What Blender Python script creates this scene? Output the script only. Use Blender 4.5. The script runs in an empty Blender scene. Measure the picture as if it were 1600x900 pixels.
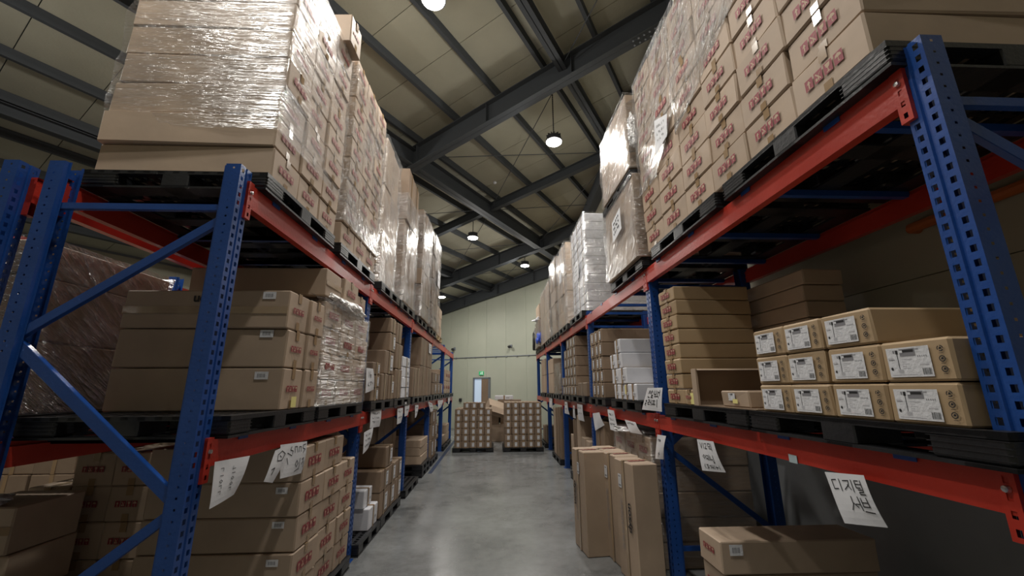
import bpy, math, random
from mathutils import Vector, Matrix, noise
random.seed(7)
C = bpy.context.scene.collection
SC = bpy.context.scene
R = math.radians

# ------------------------------------------------------------------ camera, world, exposure
F_PX, YAW, PIT, ROL, CAM_H = 638.06, .0444, .2415, -.0057, 1.7
cd = bpy.data.cameras.new('camera'); cam = bpy.data.objects.new('camera', cd); C.objects.link(cam)
cd.sensor_width = 36; cd.lens = F_PX/1600*36; cd.clip_start = .05; cd.clip_end = 200
_f = Vector((math.sin(YAW)*math.cos(PIT), math.cos(YAW)*math.cos(PIT), math.sin(PIT)))
_r = Vector((math.cos(YAW), -math.sin(YAW), 0)); _u = _r.cross(_f)
_r2 = math.cos(ROL)*_r + math.sin(ROL)*_u; _u2 = -math.sin(ROL)*_r + math.cos(ROL)*_u
cam.matrix_world = Matrix(((_r2.x,_u2.x,-_f.x,0),(_r2.y,_u2.y,-_f.y,0),(_r2.z,_u2.z,-_f.z,CAM_H),(0,0,0,1)))
SC.camera = cam
w = bpy.data.worlds.new('world'); SC.world = w; w.use_nodes = True
w.node_tree.nodes['Background'].inputs[0].default_value = (.62,.70,.85,1)
w.node_tree.nodes['Background'].inputs[1].default_value = .012
SC.view_settings.view_transform = 'Standard'; SC.view_settings.look = 'None'
SC.view_settings.gamma = 1; SC.view_settings.exposure = -0.5
SC.view_settings.use_curve_mapping = False
LAMP_W = (105.0, 62.0)   # each high-bay lamp: downward beam, all-round spill
LAMP_COL = (1.0, .96, .90)

# ------------------------------------------------------------------ building frame (roof is turned 32.4 deg to the racks)
BA = R(32.38); BU = Vector((math.sin(BA), math.cos(BA), 0)); BV = Vector((-math.cos(BA), math.sin(BA), 0))
SL = .187; Z0 = 7.474
def bp(u, v, off=0.0):
    p = BU*u + BV*v; p.z = Z0 - SL*v + off; return p

# ------------------------------------------------------------------ materials
MATS = {}
def nt(name):
    m = bpy.data.materials.new(name); m.use_nodes = True; MATS[name] = m
    return m, m.node_tree, m.node_tree.nodes['Principled BSDF']
def flat(name, col, rough=.5, metal=0.0, emit=0, spec=None):
    m, t, b = nt(name)
    b.inputs['Base Color'].default_value = (*col, 1); b.inputs['Roughness'].default_value = rough
    b.inputs['Metallic'].default_value = metal
    if spec is not None: b.inputs['Specular IOR Level'].default_value = spec
    if emit:
        b.inputs['Emission Color'].default_value = (*col, 1); b.inputs['Emission Strength'].default_value = emit
    return m
def noisy(name, c1, c2, scale=4, rough=.5, bump=.0, bscale=40, metal=0, rand=0, stretch=(1,1,1), rr=.0, coord='Object', detail=5, spec=None):
    m, t, b = nt(name); L = t.links
    tc = t.nodes.new('ShaderNodeTexCoord'); mp = t.nodes.new('ShaderNodeMapping'); mp.inputs['Scale'].default_value = stretch
    L.new(tc.outputs[coord], mp.inputs[0])
    vec = mp.outputs[0]
    oi = t.nodes.new('ShaderNodeObjectInfo')
    if rand:
        ad = t.nodes.new('ShaderNodeVectorMath'); ad.operation = 'ADD'
        sc = t.nodes.new('ShaderNodeVectorMath'); sc.operation = 'SCALE'; sc.inputs[0].default_value = (37, 19, 53)
        L.new(oi.outputs['Random'], sc.inputs['Scale']); L.new(vec, ad.inputs[0]); L.new(sc.outputs[0], ad.inputs[1]); vec = ad.outputs[0]
    n = t.nodes.new('ShaderNodeTexNoise'); n.inputs['Scale'].default_value = scale; n.inputs['Detail'].default_value = detail
    L.new(vec, n.inputs['Vector'])
    cr = t.nodes.new('ShaderNodeValToRGB'); cr.color_ramp.elements[0].position = .3; cr.color_ramp.elements[1].position = .7
    cr.color_ramp.elements[0].color = (*c1, 1); cr.color_ramp.elements[1].color = (*c2, 1)
    L.new(n.outputs['Fac'], cr.inputs[0]); out = cr.outputs[0]
    if rand:
        hs = t.nodes.new('ShaderNodeHueSaturation'); mr = t.nodes.new('ShaderNodeMapRange')
        mr.inputs['To Min'].default_value = 1-rand; mr.inputs['To Max'].default_value = 1+rand
        L.new(oi.outputs['Random'], mr.inputs[0]); L.new(mr.outputs[0], hs.inputs['Value']); L.new(out, hs.inputs['Color']); out = hs.outputs[0]
    L.new(out, b.inputs['Base Color'])
    b.inputs['Roughness'].default_value = rough; b.inputs['Metallic'].default_value = metal
    if spec is not None: b.inputs['Specular IOR Level'].default_value = spec
    if rr:
        m2 = t.nodes.new('ShaderNodeMapRange'); m2.inputs['To Min'].default_value = rough-rr; m2.inputs['To Max'].default_value = rough+rr
        L.new(n.outputs['Fac'], m2.inputs[0]); L.new(m2.outputs[0], b.inputs['Roughness'])
    if bump:
        n2 = t.nodes.new('ShaderNodeTexNoise'); n2.inputs['Scale'].default_value = bscale; n2.inputs['Detail'].default_value = 3
        L.new(vec, n2.inputs['Vector'])
        bu = t.nodes.new('ShaderNodeBump'); bu.inputs['Strength'].default_value = bump; bu.inputs['Distance'].default_value = .01
        L.new(n2.outputs['Fac'], bu.inputs['Height']); L.new(bu.outputs[0], b.inputs['Normal'])
    return m
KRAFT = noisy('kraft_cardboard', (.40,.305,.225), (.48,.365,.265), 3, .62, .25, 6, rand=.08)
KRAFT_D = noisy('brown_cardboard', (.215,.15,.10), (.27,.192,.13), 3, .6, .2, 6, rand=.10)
KRAFT_L = noisy('golden_cardboard', (.40,.285,.165), (.46,.33,.195), 3, .6, .2, 6, rand=.05)
WHITE = noisy('white_cardboard', (.66,.67,.72), (.75,.76,.80), 5, .5, .15, 8, rand=.05)
INSIDE = flat('dark_flap_inside', (.13,.08,.05), .8)
TAPE = flat('brown_packing_tape', (.33,.22,.12), .22)
TAPE_C = flat('clear_packing_tape', (.42,.31,.20), .12)
RED_INK = flat('red_print', (.27,.018,.035), .55)
KRAFT_INK = flat('unprinted_card', (.52,.38,.26), .6)
BLACK_INK = flat('black_print', (.02,.02,.022), .6)
GREY_INK = flat('grey_print', (.25,.25,.27), .6)
GREY_L = flat('pale_grey_print', (.5,.5,.53), .6)
PAPER = noisy('white_paper', (.70,.71,.74), (.78,.79,.82), 6, .55, .3, 9)
YELLOW = flat('yellow_note', (.85,.78,.30), .6)
BLUE = noisy('blue_enamel', (.010,.058,.25), (.014,.072,.30), 5, .30, .12, 60, rr=.06)
RED = noisy('red_enamel', (.43,.028,.016), (.52,.042,.024), 3, .34, .12, 50, rr=.08)
PLASTIC = noisy('black_plastic', (.010,.011,.013), (.022,.023,.026), 6, .38, .15, 60)
WOODP = noisy('pale_pallet_wood', (.45,.34,.20), (.55,.43,.27), 8, .7)
STEEL = flat('bright_steel', (.6,.6,.6), .3, 1)
STRUCT = noisy('dark_grey_steel_paint', (.040,.046,.052), (.055,.062,.070), 2, .75, coord='Generated')
ROOF = noisy('beige_roof_lining', (.325,.315,.24), (.38,.367,.285), 1.2, .8, .35, 26, rand=.03)
WALL = noisy('pale_green_wall_panel', (.43,.455,.37), (.48,.50,.41), .8, .55, .1, 30, rand=.02)
WALL_SIDE = noisy('beige_wall_panel', (.36,.34,.26), (.42,.40,.31), .8, .6, .1, 30, rand=.02)
DADO = noisy('grey_wall_lower', (.24,.25,.26), (.34,.35,.36), 1.4, .45)
GREYM = flat('grey_metal', (.22,.24,.27), .4, .3)
DKMET = flat('dark_metal', (.05,.05,.055), .45, .5)
LINEP = flat('blue_floor_paint', (.04,.06,.12), .4)
LENS = flat('lit_lamp_lens', (1,.97,.90), .4, emit=30)
GREEN = flat('lit_green_sign', (.05,.5,.2), .5, emit=.35)
WHITE_S = flat('white_sign_print', (.8,.85,.8), .5, emit=.5)
BAGW = noisy('white_plastic_bag', (.6,.62,.66), (.8,.8,.84), 14, .25, .5, 40)
BAGB = noisy('blue_plastic_bag', (.03,.08,.5), (.06,.14,.75), 14, .22, .5, 40)
ORANGE = flat('orange_pipe_paint', (.5,.13,.03), .5)
SKYB = flat('daylit_room_behind_door', (.55,.68,.85), .6, emit=.45)

def floor_mat():
    m, t, b = nt('polished_concrete'); L = t.links
    tc = t.nodes.new('ShaderNodeTexCoord')
    n = t.nodes.new('ShaderNodeTexNoise'); n.inputs['Scale'].default_value = 1.1; n.inputs['Detail'].default_value = 9; n.inputs['Roughness'].default_value = .62
    n2 = t.nodes.new('ShaderNodeTexNoise'); n2.inputs['Scale'].default_value = 7; n2.inputs['Detail'].default_value = 8; n2.inputs['Roughness'].default_value = .7
    L.new(tc.outputs['Object'], n.inputs['Vector']); L.new(tc.outputs['Object'], n2.inputs['Vector'])
    mx = t.nodes.new('ShaderNodeMath'); mx.operation = 'ADD'
    ml = t.nodes.new('ShaderNodeMath'); ml.operation = 'MULTIPLY'; ml.inputs[1].default_value = .55
    L.new(n2.outputs['Fac'], ml.inputs[0]); L.new(n.outputs['Fac'], mx.inputs[0]); L.new(ml.outputs[0], mx.inputs[1])
    cr = t.nodes.new('ShaderNodeValToRGB'); e = cr.color_ramp.elements
    e[0].position = .55; e[0].color = (.085,.09,.092,1); e[1].position = 1.0; e[1].color = (.30,.315,.32,1)
    k = e.new(.76); k.color = (.20,.208,.21,1)
    L.new(mx.outputs[0], cr.inputs[0]); L.new(cr.outputs[0], b.inputs['Base Color'])
    mr = t.nodes.new('ShaderNodeMapRange'); mr.inputs['From Min'].default_value = .5; mr.inputs['From Max'].default_value = 1
    mr.inputs['To Min'].default_value = .34; mr.inputs['To Max'].default_value = .17
    L.new(mx.outputs[0], mr.inputs[0]); L.new(mr.outputs[0], b.inputs['Roughness'])
    bu = t.nodes.new('ShaderNodeBump'); bu.inputs['Strength'].default_value = .12; bu.inputs['Distance'].default_value = .01
    L.new(n2.outputs['Fac'], bu.inputs['Height']); L.new(bu.outputs[0], b.inputs['Normal'])
    return m
FLOOR = floor_mat()

def film_mat(name, scale, rot=(0,0,0), base=.10, amp=.5, tint=(.9,.92,.96), dist=.08):
    """clear stretch film: mostly see-through, glossy, with fine drawn-out wrinkles"""
    m = bpy.data.materials.new(name); m.use_nodes = True; t = m.node_tree; L = t.links; t.nodes.clear()
    out = t.nodes.new('ShaderNodeOutputMaterial'); tc = t.nodes.new('ShaderNodeTexCoord')
    mp = t.nodes.new('ShaderNodeMapping'); mp.inputs['Rotation'].default_value = rot
    mp2 = t.nodes.new('ShaderNodeMapping'); mp2.inputs['Scale'].default_value = scale
    L.new(tc.outputs['Object'], mp.inputs[0]); L.new(mp.outputs[0], mp2.inputs[0])
    n = t.nodes.new('ShaderNodeTexNoise'); n.inputs['Scale'].default_value = 1; n.inputs['Detail'].default_value = 3; n.inputs['Roughness'].default_value = .6
    L.new(mp2.outputs[0], n.inputs['Vector'])
    n3 = t.nodes.new('ShaderNodeTexNoise'); n3.inputs['Scale'].default_value = 2.2; n3.inputs['Detail'].default_value = 2
    L.new(tc.outputs['Object'], n3.inputs['Vector'])
    bu = t.nodes.new('ShaderNodeBump'); bu.inputs['Strength'].default_value = 1; bu.inputs['Distance'].default_value = dist
    L.new(n.outputs['Fac'], bu.inputs['Height'])
    g = t.nodes.new('ShaderNodeBsdfAnisotropic'); g.inputs['Roughness'].default_value = .27; g.inputs['Color'].default_value = (1,1,1,1)
    d = t.nodes.new('ShaderNodeBsdfDiffuse'); d.inputs['Color'].default_value = (*[k*.8 for k in tint], 1)
    L.new(bu.outputs[0], g.inputs['Normal'])
    ma = t.nodes.new('ShaderNodeMixShader'); ma.inputs[0].default_value = .07
    L.new(g.outputs[0], ma.inputs[1]); L.new(d.outputs[0], ma.inputs[2])
    tr = t.nodes.new('ShaderNodeBsdfTransparent')
    mr = t.nodes.new('ShaderNodeMapRange'); mr.inputs['From Min'].default_value = .38; mr.inputs['From Max'].default_value = .75
    mr.inputs['To Min'].default_value = base; mr.inputs['To Max'].default_value = base+amp
    mu = t.nodes.new('ShaderNodeMath'); mu.operation = 'MULTIPLY_ADD'; mu.inputs[1].default_value = .55; mu.inputs[2].default_value = 0
    ad = t.nodes.new('ShaderNodeMath'); ad.operation = 'ADD'; m4 = t.nodes.new('ShaderNodeMath'); m4.operation = 'MULTIPLY'; m4.inputs[1].default_value = .45
    L.new(n.outputs['Fac'], mu.inputs[0]); L.new(n3.outputs['Fac'], m4.inputs[0]); L.new(mu.outputs[0], ad.inputs[0]); L.new(m4.outputs[0], ad.inputs[1])
    L.new(ad.outputs[0], mr.inputs[0])
    mx = t.nodes.new('ShaderNodeMixShader'); L.new(mr.outputs[0], mx.inputs[0]); L.new(tr.outputs[0], mx.inputs[1]); L.new(ma.outputs[0], mx.inputs[2])
    L.new(mx.outputs[0], out.inputs[0]); return m
FILM_H = film_mat('stretch_film_level', (4, 4, 46), base=.05, amp=.50)
FILM_D = film_mat('stretch_film_drawn', (5, 5, 36), rot=(R(38), R(8), 0), base=.04, amp=.85, dist=.11)
FILM_R = film_mat('stretch_film_steep', (5, 5, 34), rot=(R(62), 0, 0), base=.10, amp=.9, dist=.16)
FILM_W = film_mat('stretch_film_dense', (9, 9, 26), base=.16, amp=.5, tint=(.80,.81,.86), dist=.12)
FILM_G = film_mat('stretch_film_grey', (5, 5, 32), rot=(R(40), 0, 0), base=.12, amp=.8, tint=(.5,.5,.51), dist=.22)

# ------------------------------------------------------------------ mesh helper
class MB:
    def __init__(s): s.v = []; s.f = []; s.m = []
    def quad(s, a, b, c, d, m=0):
        i = len(s.v); s.v += [a, b, c, d]; s.f.append((i, i+1, i+2, i+3)); s.m.append(m)
    def poly(s, pts, m=0):
        i = len(s.v); s.v += pts; s.f.append(tuple(range(i, i+len(pts)))); s.m.append(m)
    def box(s, x0, x1, y0, y1, z0, z1, m=0):
        i = len(s.v)
        s.v += [(x0,y0,z0),(x1,y0,z0),(x1,y1,z0),(x0,y1,z0),(x0,y0,z1),(x1,y0,z1),(x1,y1,z1),(x0,y1,z1)]
        for q in ((3,2,1,0),(4,5,6,7),(0,1,5,4),(1,2,6,5),(2,3,7,6),(3,0,4,7)):
            s.f.append(tuple(i+k for k in q)); s.m.append(m)
    def cbox(s, x0, x1, y0, y1, z0, z1, c=.004, m=0):
        """chamfered box"""
        X = (x0,x1); Y = (y0,y1); Z = (z0,z1); i = len(s.v); idx = {}
        for a in (0,1):
            for b in (0,1):
                for d in (0,1):
                    sx = c*(1-2*a); sy = c*(1-2*b); sz = c*(1-2*d)
                    for k, p in enumerate(((X[a],Y[b]+sy,Z[d]+sz),(X[a]+sx,Y[b],Z[d]+sz),(X[a]+sx,Y[b]+sy,Z[d]))):
                        idx[a,b,d,k] = len(s.v); s.v.append(p)
        def F(*q): s.f.append(tuple(idx[k] for k in q)); s.m.append(m)
        F((0,0,0,0),(0,0,1,0),(0,1,1,0),(0,1,0,0)); F((1,0,0,0),(1,1,0,0),(1,1,1,0),(1,0,1,0))
        F((0,0,0,1),(1,0,0,1),(1,0,1,1),(0,0,1,1)); F((0,1,0,1),(0,1,1,1),(1,1,1,1),(1,1,0,1))
        F((0,0,0,2),(0,1,0,2),(1,1,0,2),(1,0,0,2)); F((0,0,1,2),(1,0,1,2),(1,1,1,2),(0,1,1,2))
        for a in (0,1):
            for b in (0,1):
                F((a,b,0,0),(a,b,1,0),(a,b,1,1),(a,b,0,1))
                F((0,a,b,1),(1,a,b,1),(1,a,b,2),(0,a,b,2))
                F((a,0,b,0),(a,1,b,0),(a,1,b,2),(a,0,b,2))
                for d in (0,1): F((a,b,d,0),(a,b,d,1),(a,b,d,2))
    def bar(s, a, b, w, h=None, m=0, up=(0,0,1)):
        """rectangular bar between two points"""
        a = Vector(a); b = Vector(b); h = h or w; d = (b-a).normalized(); up = Vector(up)
        if abs(d.dot(up)) > .99: up = Vector((0,1,0))
        x = d.cross(up).normalized()*w/2; y = x.cross(d).normalized()*h/2; i = len(s.v)
        for p in (a, b):
            for q in (-x-y, x-y, x+y, -x+y): s.v.append(tuple(p+q))
        for q in ((0,1,2,3),(7,6,5,4),(0,4,5,1),(1,5,6,2),(2,6,7,3),(3,7,4,0)): s.f.append(tuple(i+k for k in q)); s.m.append(m)
    def tube(s, a, b, r, n=8, m=0, r2=None, cap=True):
        a = Vector(a); b = Vector(b); d = (b-a).normalized(); up = Vector((0,0,1)) if abs(d.z) < .95 else Vector((1,0,0))
        x = d.cross(up).normalized(); y = x.cross(d); i = len(s.v); r2 = r if r2 is None else r2
        for p, q in ((a, r), (b, r2)):
            for k in range(n):
                t = 2*math.pi*k/n; s.v.append(tuple(p + x*math.cos(t)*q + y*math.sin(t)*q))
        for k in range(n): s.f.append((i+k, i+(k+1)%n, i+n+(k+1)%n, i+n+k)); s.m.append(m)
        if cap: s.f.append(tuple(i+k for k in reversed(range(n)))); s.m.append(m); s.f.append(tuple(i+n+k for k in range(n))); s.m.append(m)
    def lathe(s, prof, n=16, m=0, c=(0,0,0)):
        i = len(s.v)
        for r, z in prof:
            for k in range(n):
                t = 2*math.pi*k/n; s.v.append((c[0]+r*math.cos(t), c[1]+r*math.sin(t), c[2]+z))
        for j in range(len(prof)-1):
            for k in range(n): s.f.append((i+j*n+k, i+j*n+(k+1)%n, i+(j+1)*n+(k+1)%n, i+(j+1)*n+k)); s.m.append(m)
    def mesh(s, name, mats):
        me = bpy.data.meshes.new(name); me.from_pydata([tuple(p) for p in s.v], [], s.f)
        for mt in (mats if isinstance(mats, (list, tuple)) else [mats]): me.materials.append(mt)
        me.polygons.foreach_set('material_index', s.m); me.update(); return me
def link(name, me, parent=None, loc=(0,0,0), rz=0.0):
    o = bpy.data.objects.new(name, me); C.objects.link(o); o.location = loc; o.rotation_euler[2] = rz
    if parent is not None: o.parent = parent
    return o
def empty(name, loc=(0,0,0), rz=0.0):
    o = bpy.data.objects.new(name, None); C.objects.link(o); o.location = loc; o.rotation_euler[2] = rz; o.empty_display_size = .1; return o
BAD = []
def tag(o, label, cat, group=None, kind=None):
    if not 4 <= len(label.replace('-', ' ').split()) <= 16: BAD.append(label)
    o['label'] = label; o['category'] = cat
    if group: o['group'] = group
    if kind: o['kind'] = kind
    return o
def struct(o): o['kind'] = 'structure'; return o

# ------------------------------------------------------------------ floor and walls
XW = 3.05                                    # side wall behind the right rack
WC = (-.8, 18.5)                             # a point of the end wall
def wallpt(x): return (x, WC[1] - (x-WC[0])*math.tan(BA))    # end wall runs along BV
mb = MB(); mb.quad((-16,-8,0),(4,-8,0),(4,24,0),(-16,24,0)); f = struct(link('floor', mb.mesh('floor', FLOOR)))
mb = MB(); mb.quad((-1.36,9.2,.0015),(-1.28,9.2,.0015),(-1.28,14.9,.0015),(-1.36,14.9,.0015))
link('painted_line', mb.mesh('painted_line', LINEP), f)

def panel_wall(name, p0, p1, topf, mat, pw=1.0, horiz=False, inward=1):
    """wall of sheet panels with recessed joints between two floor points"""
    p0 = Vector((*p0, 0)); p1 = Vector((*p1, 0)); d = (p1-p0); Lw = d.length; d.normalize(); nrm = Vector((-d.y, d.x, 0))*inward
    mb = MB()
    def P(s, z, o): q = p0 + d*s + nrm*o; return (q.x, q.y, z)
    za, zb = topf(p0), topf(p1)
    mb.quad(P(0,0,0),P(Lw,0,0),P(Lw,zb+1,0),P(0,za+1,0))
    root = struct(link(name, mb.mesh(name, GREYM)))
    def slab(s0, s1, z0, z1a, z1b):
        m2 = MB(); g = .003; e = .03
        a = [P(s0+g,z0+g,e),P(s1-g,z0+g,e),P(s1-g,z1b-g,e),P(s0+g,z1a-g,e)]; b = [P(s0+g,z0+g,0),P(s1-g,z0+g,0),P(s1-g,z1b-g,0),P(s0+g,z1a-g,0)]
        m2.poly(a)
        for k in range(4): m2.poly([a[k], a[(k+1)%4], b[(k+1)%4], b[k]])
        link('wall_panel', m2.mesh('wall_panel', mat), root)
    n = int(Lw/pw)+1
    if not horiz:
        for k in range(n):
            s0 = k*pw; s1 = min(Lw, s0+pw)
            if s1-s0 < .05: continue
            slab(s0, s1, 0, za+(zb-za)*s0/Lw, za+(zb-za)*s1/Lw)
    return root, P, Lw, za, zb, slab
def rooftop(p):
    v = Vector((p.x, p.y, 0)).dot(BV); return Z0 - SL*v + .55
endL = bp(15.2, 14.6); endR = Vector((*wallpt(XW), 0))
wb, PB, LB, _, _, _ = panel_wall('wall_back', (endR.x, endR.y), (endL.x, endL.y), rooftop, WALL, 1.0, inward=1)
farL = bp(-7.5, 14.6)
panel_wall('wall_left', (endL.x, endL.y), (farL.x, farL.y), rooftop, WALL_SIDE, 2.0, inward=1)
# right wall: long panels laid along the wall, in three heights
wr, PR, LR, za, zb, slab = panel_wall('wall_right', (XW, -6.5), (XW, endR.y), rooftop, WALL_SIDE, 1, horiz=True, inward=1)
for k in range(8):
    z0 = 1.45 + k; 
    for j in range(6):
        s0 = j*LR/6; s1 = (j+1)*LR/6; ta = za+(zb-za)*s0/LR; tb = za+(zb-za)*s1/LR
        if z0 >= min(ta, tb): continue
        slab(s0, s1, z0, min(z0+1, ta), min(z0+1, tb))
mb = MB(); mb.box(XW-.045, XW-.001, -6.5, endR.y, 0, 1.45); link('lower_wall_board', mb.mesh('lower_wall_board', DADO), wr)
panel_wall('wall_front', (farL.x, farL.y), (XW, -6.5), rooftop, WALL_SIDE, 2.0, inward=1)

# ------------------------------------------------------------------ roof
U0, U1, V0, V1 = -7.6, 15.25, -6.5, 14.7
mb = MB(); t = .66
mb.quad(bp(U0,V0,t), bp(U1,V0,t), bp(U1,V1,t), bp(U0,V1,t)); ceil = struct(link('ceiling', mb.mesh('ceiling', GREYM)))
k = 0; PWD = .975; u = 3.59 - PWD*11
while u < U1-.1:
    m2 = MB(); a, b = max(u+.006, U0), min(u+PWD-.006, U1-.01)
    vs = [V0, 1.0, 5.5, 10.0, V1]
    for q in range(len(vs)-1):
        p = [bp(a,vs[q],.62), bp(b,vs[q],.62), bp(b,vs[q+1],.62), bp(a,vs[q+1],.62)]; c = [x+Vector((0,0,.035)) for x in p]
        m2.poly([tuple(x) for x in reversed(p)])
        for i in range(4): m2.poly([tuple(p[i]), tuple(p[(i+1)%4]), tuple(c[(i+1)%4]), tuple(c[i])])
    link('roof_panel', m2.mesh('roof_panel', ROOF), ceil); u += PWD
def zbeam(a, b, w, h, tf=.012, m=None):
    """I section with its bottom flange centred on the line a-b"""
    mb = MB(); H = Vector((0,0,1))
    a = Vector(a); b = Vector(b)
    mb.bar(a+H*tf/2, b+H*tf/2, w, tf); mb.bar(a+H*(h-tf/2), b+H*(h-tf/2), w, tf); mb.bar(a+H*h/2, b+H*h/2, .012, h)
    return mb
v = 2.65 - 9
while v < V1:
    mb = MB(); H = Vector((0,0,1)); a, b = bp(U0,v,.46), bp(U1,v,.46)
    mb.bar(a+H*.005, b+H*.005, .065, .008); off = BV*.03
    mb.bar(a+H*.08-off, b+H*.08-off, .006, .16)
    mb.bar(a+H*.155, b+H*.155, .065, .008)
    link('roof_purlin', mb.mesh('roof_purlin', STRUCT), ceil); v += 1.0
FRAMES = [-6.9, -.5, 5.9, 12.2, 15.0]
for i, u in enumerate(FRAMES):
    mb = zbeam(bp(u,V0,0), bp(u,V1,0), .22, .46, .014)
    for v in [x*1.8+.3 for x in range(-3, 8)]:                     # web stiffeners
        p = bp(u,v,.23); mb.bar(p-BU*.1, p+BU*.1, .01, .42)
    r = link('rafter', mb.mesh('rafter', STRUCT), ceil)
    if u == 5.9:
        mb = MB()
        for v0 in (.75,):
            for a in range(2):
                for b in range(8): 
                    p = bp(u + (.05 if a else -.05), v0 + (b-4)*.09, -.012); mb.lathe([(0,-.012),(.016,-.012),(.016,.006)], 6, 0, tuple(p))
        link('splice_bolts', mb.mesh('splice_bolts', GREYM), r)
for u in [-3.7, 2.7-.0+100, 9.05]:
    if u < 50: link('secondary_rafter', zbeam(bp(u,V0,.22), bp(u,V1,.22), .14, .24).mesh('secondary_rafter', STRUCT), ceil)
for v, w_, off, h_ in ((-1.4,.15,.25,.2),(2.29,.16,.25,.20),(5.87,.24,.02,.40),(9.72,.18,.25,.2),(13.2,.16,.25,.2)):
    link('tie_beam', zbeam(bp(U0,v,off), bp(U1,v,off), w_, h_).mesh('tie_beam', STRUCT), ceil)
rodm = []
bays = [(-.5,2.7),(2.7,5.9),(5.9,9.05),(9.05,12.2),(12.2,15.0)]
for (a, b) in bays[2:]:
    for (c, d) in ((2.35,5.8),(5.95,9.65)):
        for (p, q) in (((a+.1,c),(b-.1,d)),((a+.1,d),(b-.1,c))):
            mb = MB(); mb.tube(bp(*p,.28), bp(*q,.28), .009, 6); link('brace_rod', mb.mesh('brace_rod', STRUCT), ceil)
mb = MB(); mb.tube(bp(2.8,-1.3,.28), bp(5.8,2.25,.28), .009, 6); link('brace_rod', mb.mesh('brace_rod', STRUCT), ceil)
# eave beam along the right wall
mb = MB(); a = Vector((XW-.16,-6.4,0)); b = Vector((XW-.16,endR.y-.1,0)); a.z = rooftop(a)-.35; b.z = rooftop(b)-.35; mb.bar(a, b, .24, .4)
link('eave_beam', mb.mesh('eave_beam', STRUCT), ceil)
for y in (-4, .7, 8.1):
    mb = MB(); mb.box(XW-.2, XW-.05, y-.1, y+.1, 0, 6.6)
    if y > 5: pass
    else: link('wall_column', mb.mesh('wall_column', STRUCT), wr)

# ------------------------------------------------------------------ high bay lamps
def lamp_body():
    mb = MB(); mb.lathe([(.0,.17),(.05,.17),(.06,.13),(.13,.11),(.16,.03),(.165,.0),(.15,-.005)], 24)
    for k in range(12):
        t = 2*math.pi*k/12; mb.bar((.06*math.cos(t),.06*math.sin(t),.13),(.14*math.cos(t),.14*math.sin(t),.12),.006,.05)
    return mb.mesh('lamp_housing', DKMET)
def lamp_lens():
    mb = MB(); mb.lathe([(.15,-.004),(.14,-.022),(.10,-.036),(.05,-.042),(.0,-.043)], 24); return mb.mesh('lamp_lens', LENS)
LB_, LL_ = lamp_body(), lamp_lens()
lamps = [((-.813,4.302,6.62),'high bay lamp hanging nearest, cut by the picture top'),
 ((1.139,6.968,6.34),'bright high bay lamp hung on a long chain above the aisle'),
 ((-.644,11.411,6.04),'small lit high bay lamp hanging left of the main roof tie beam'),
 ((1.094,14.052,6.0),'small lit high bay lamp hanging before the far green wall'),
 ((-2.092,15.934,5.25),'tiny lit lamp low over the far end of the left rack'),
 (tuple(bp(.1,3.0,-.3)),'high bay lamp hanging above the start of the left rack'),
 (tuple(bp(.9,.2,-.3)),'added unseen high bay lamp above the aisle right over the viewer'),  # unseen lamp added to light the near end of the aisle
 (tuple(bp(3.2,6.65,-.3)),'high bay lamp hanging behind the tall left shelf loads'),
 (tuple(bp(-.2,6.65,-.3)),'high bay lamp hanging over the space left of both racks')]
for (p, lab) in lamps:
    r = tag(empty('high_bay_lamp', p), lab, 'lamp', 'high bay lamps under the roof')
    link('lamp_housing', LB_, r); link('lamp_lens', LL_, r)
    vv = Vector((p[0],p[1],0)).dot(BV); top = Z0 - SL*vv + .46 - p[2]
    mb = MB(); n = max(4, int(top/.05))
    mb.tube((0,0,.16),(0,0,top),.007,6)
    for k in range(0, n): 
        z = .17+(top-.17)*k/n; mb.box(-.012,.012,-.004,.004,z,z+.025)
    link('hanging_chain', mb.mesh('hanging_chain', DKMET), r)
    ld = bpy.data.lights.new('lamp_light','POINT'); ld.energy = LAMP_W[1]; ld.color = LAMP_COL; ld.shadow_soft_size = .10
    lo = bpy.data.objects.new('lamp_light', ld); C.objects.link(lo); lo.parent = r; lo.location = (0,0,-.15)
    ld = bpy.data.lights.new('lamp_beam','AREA'); ld.shape = 'DISK'; ld.size = .28; ld.energy = LAMP_W[0]; ld.color = LAMP_COL
    lo = bpy.data.objects.new('lamp_beam', ld); C.objects.link(lo); lo.parent = r; lo.location = (0,0,-.05)

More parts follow.
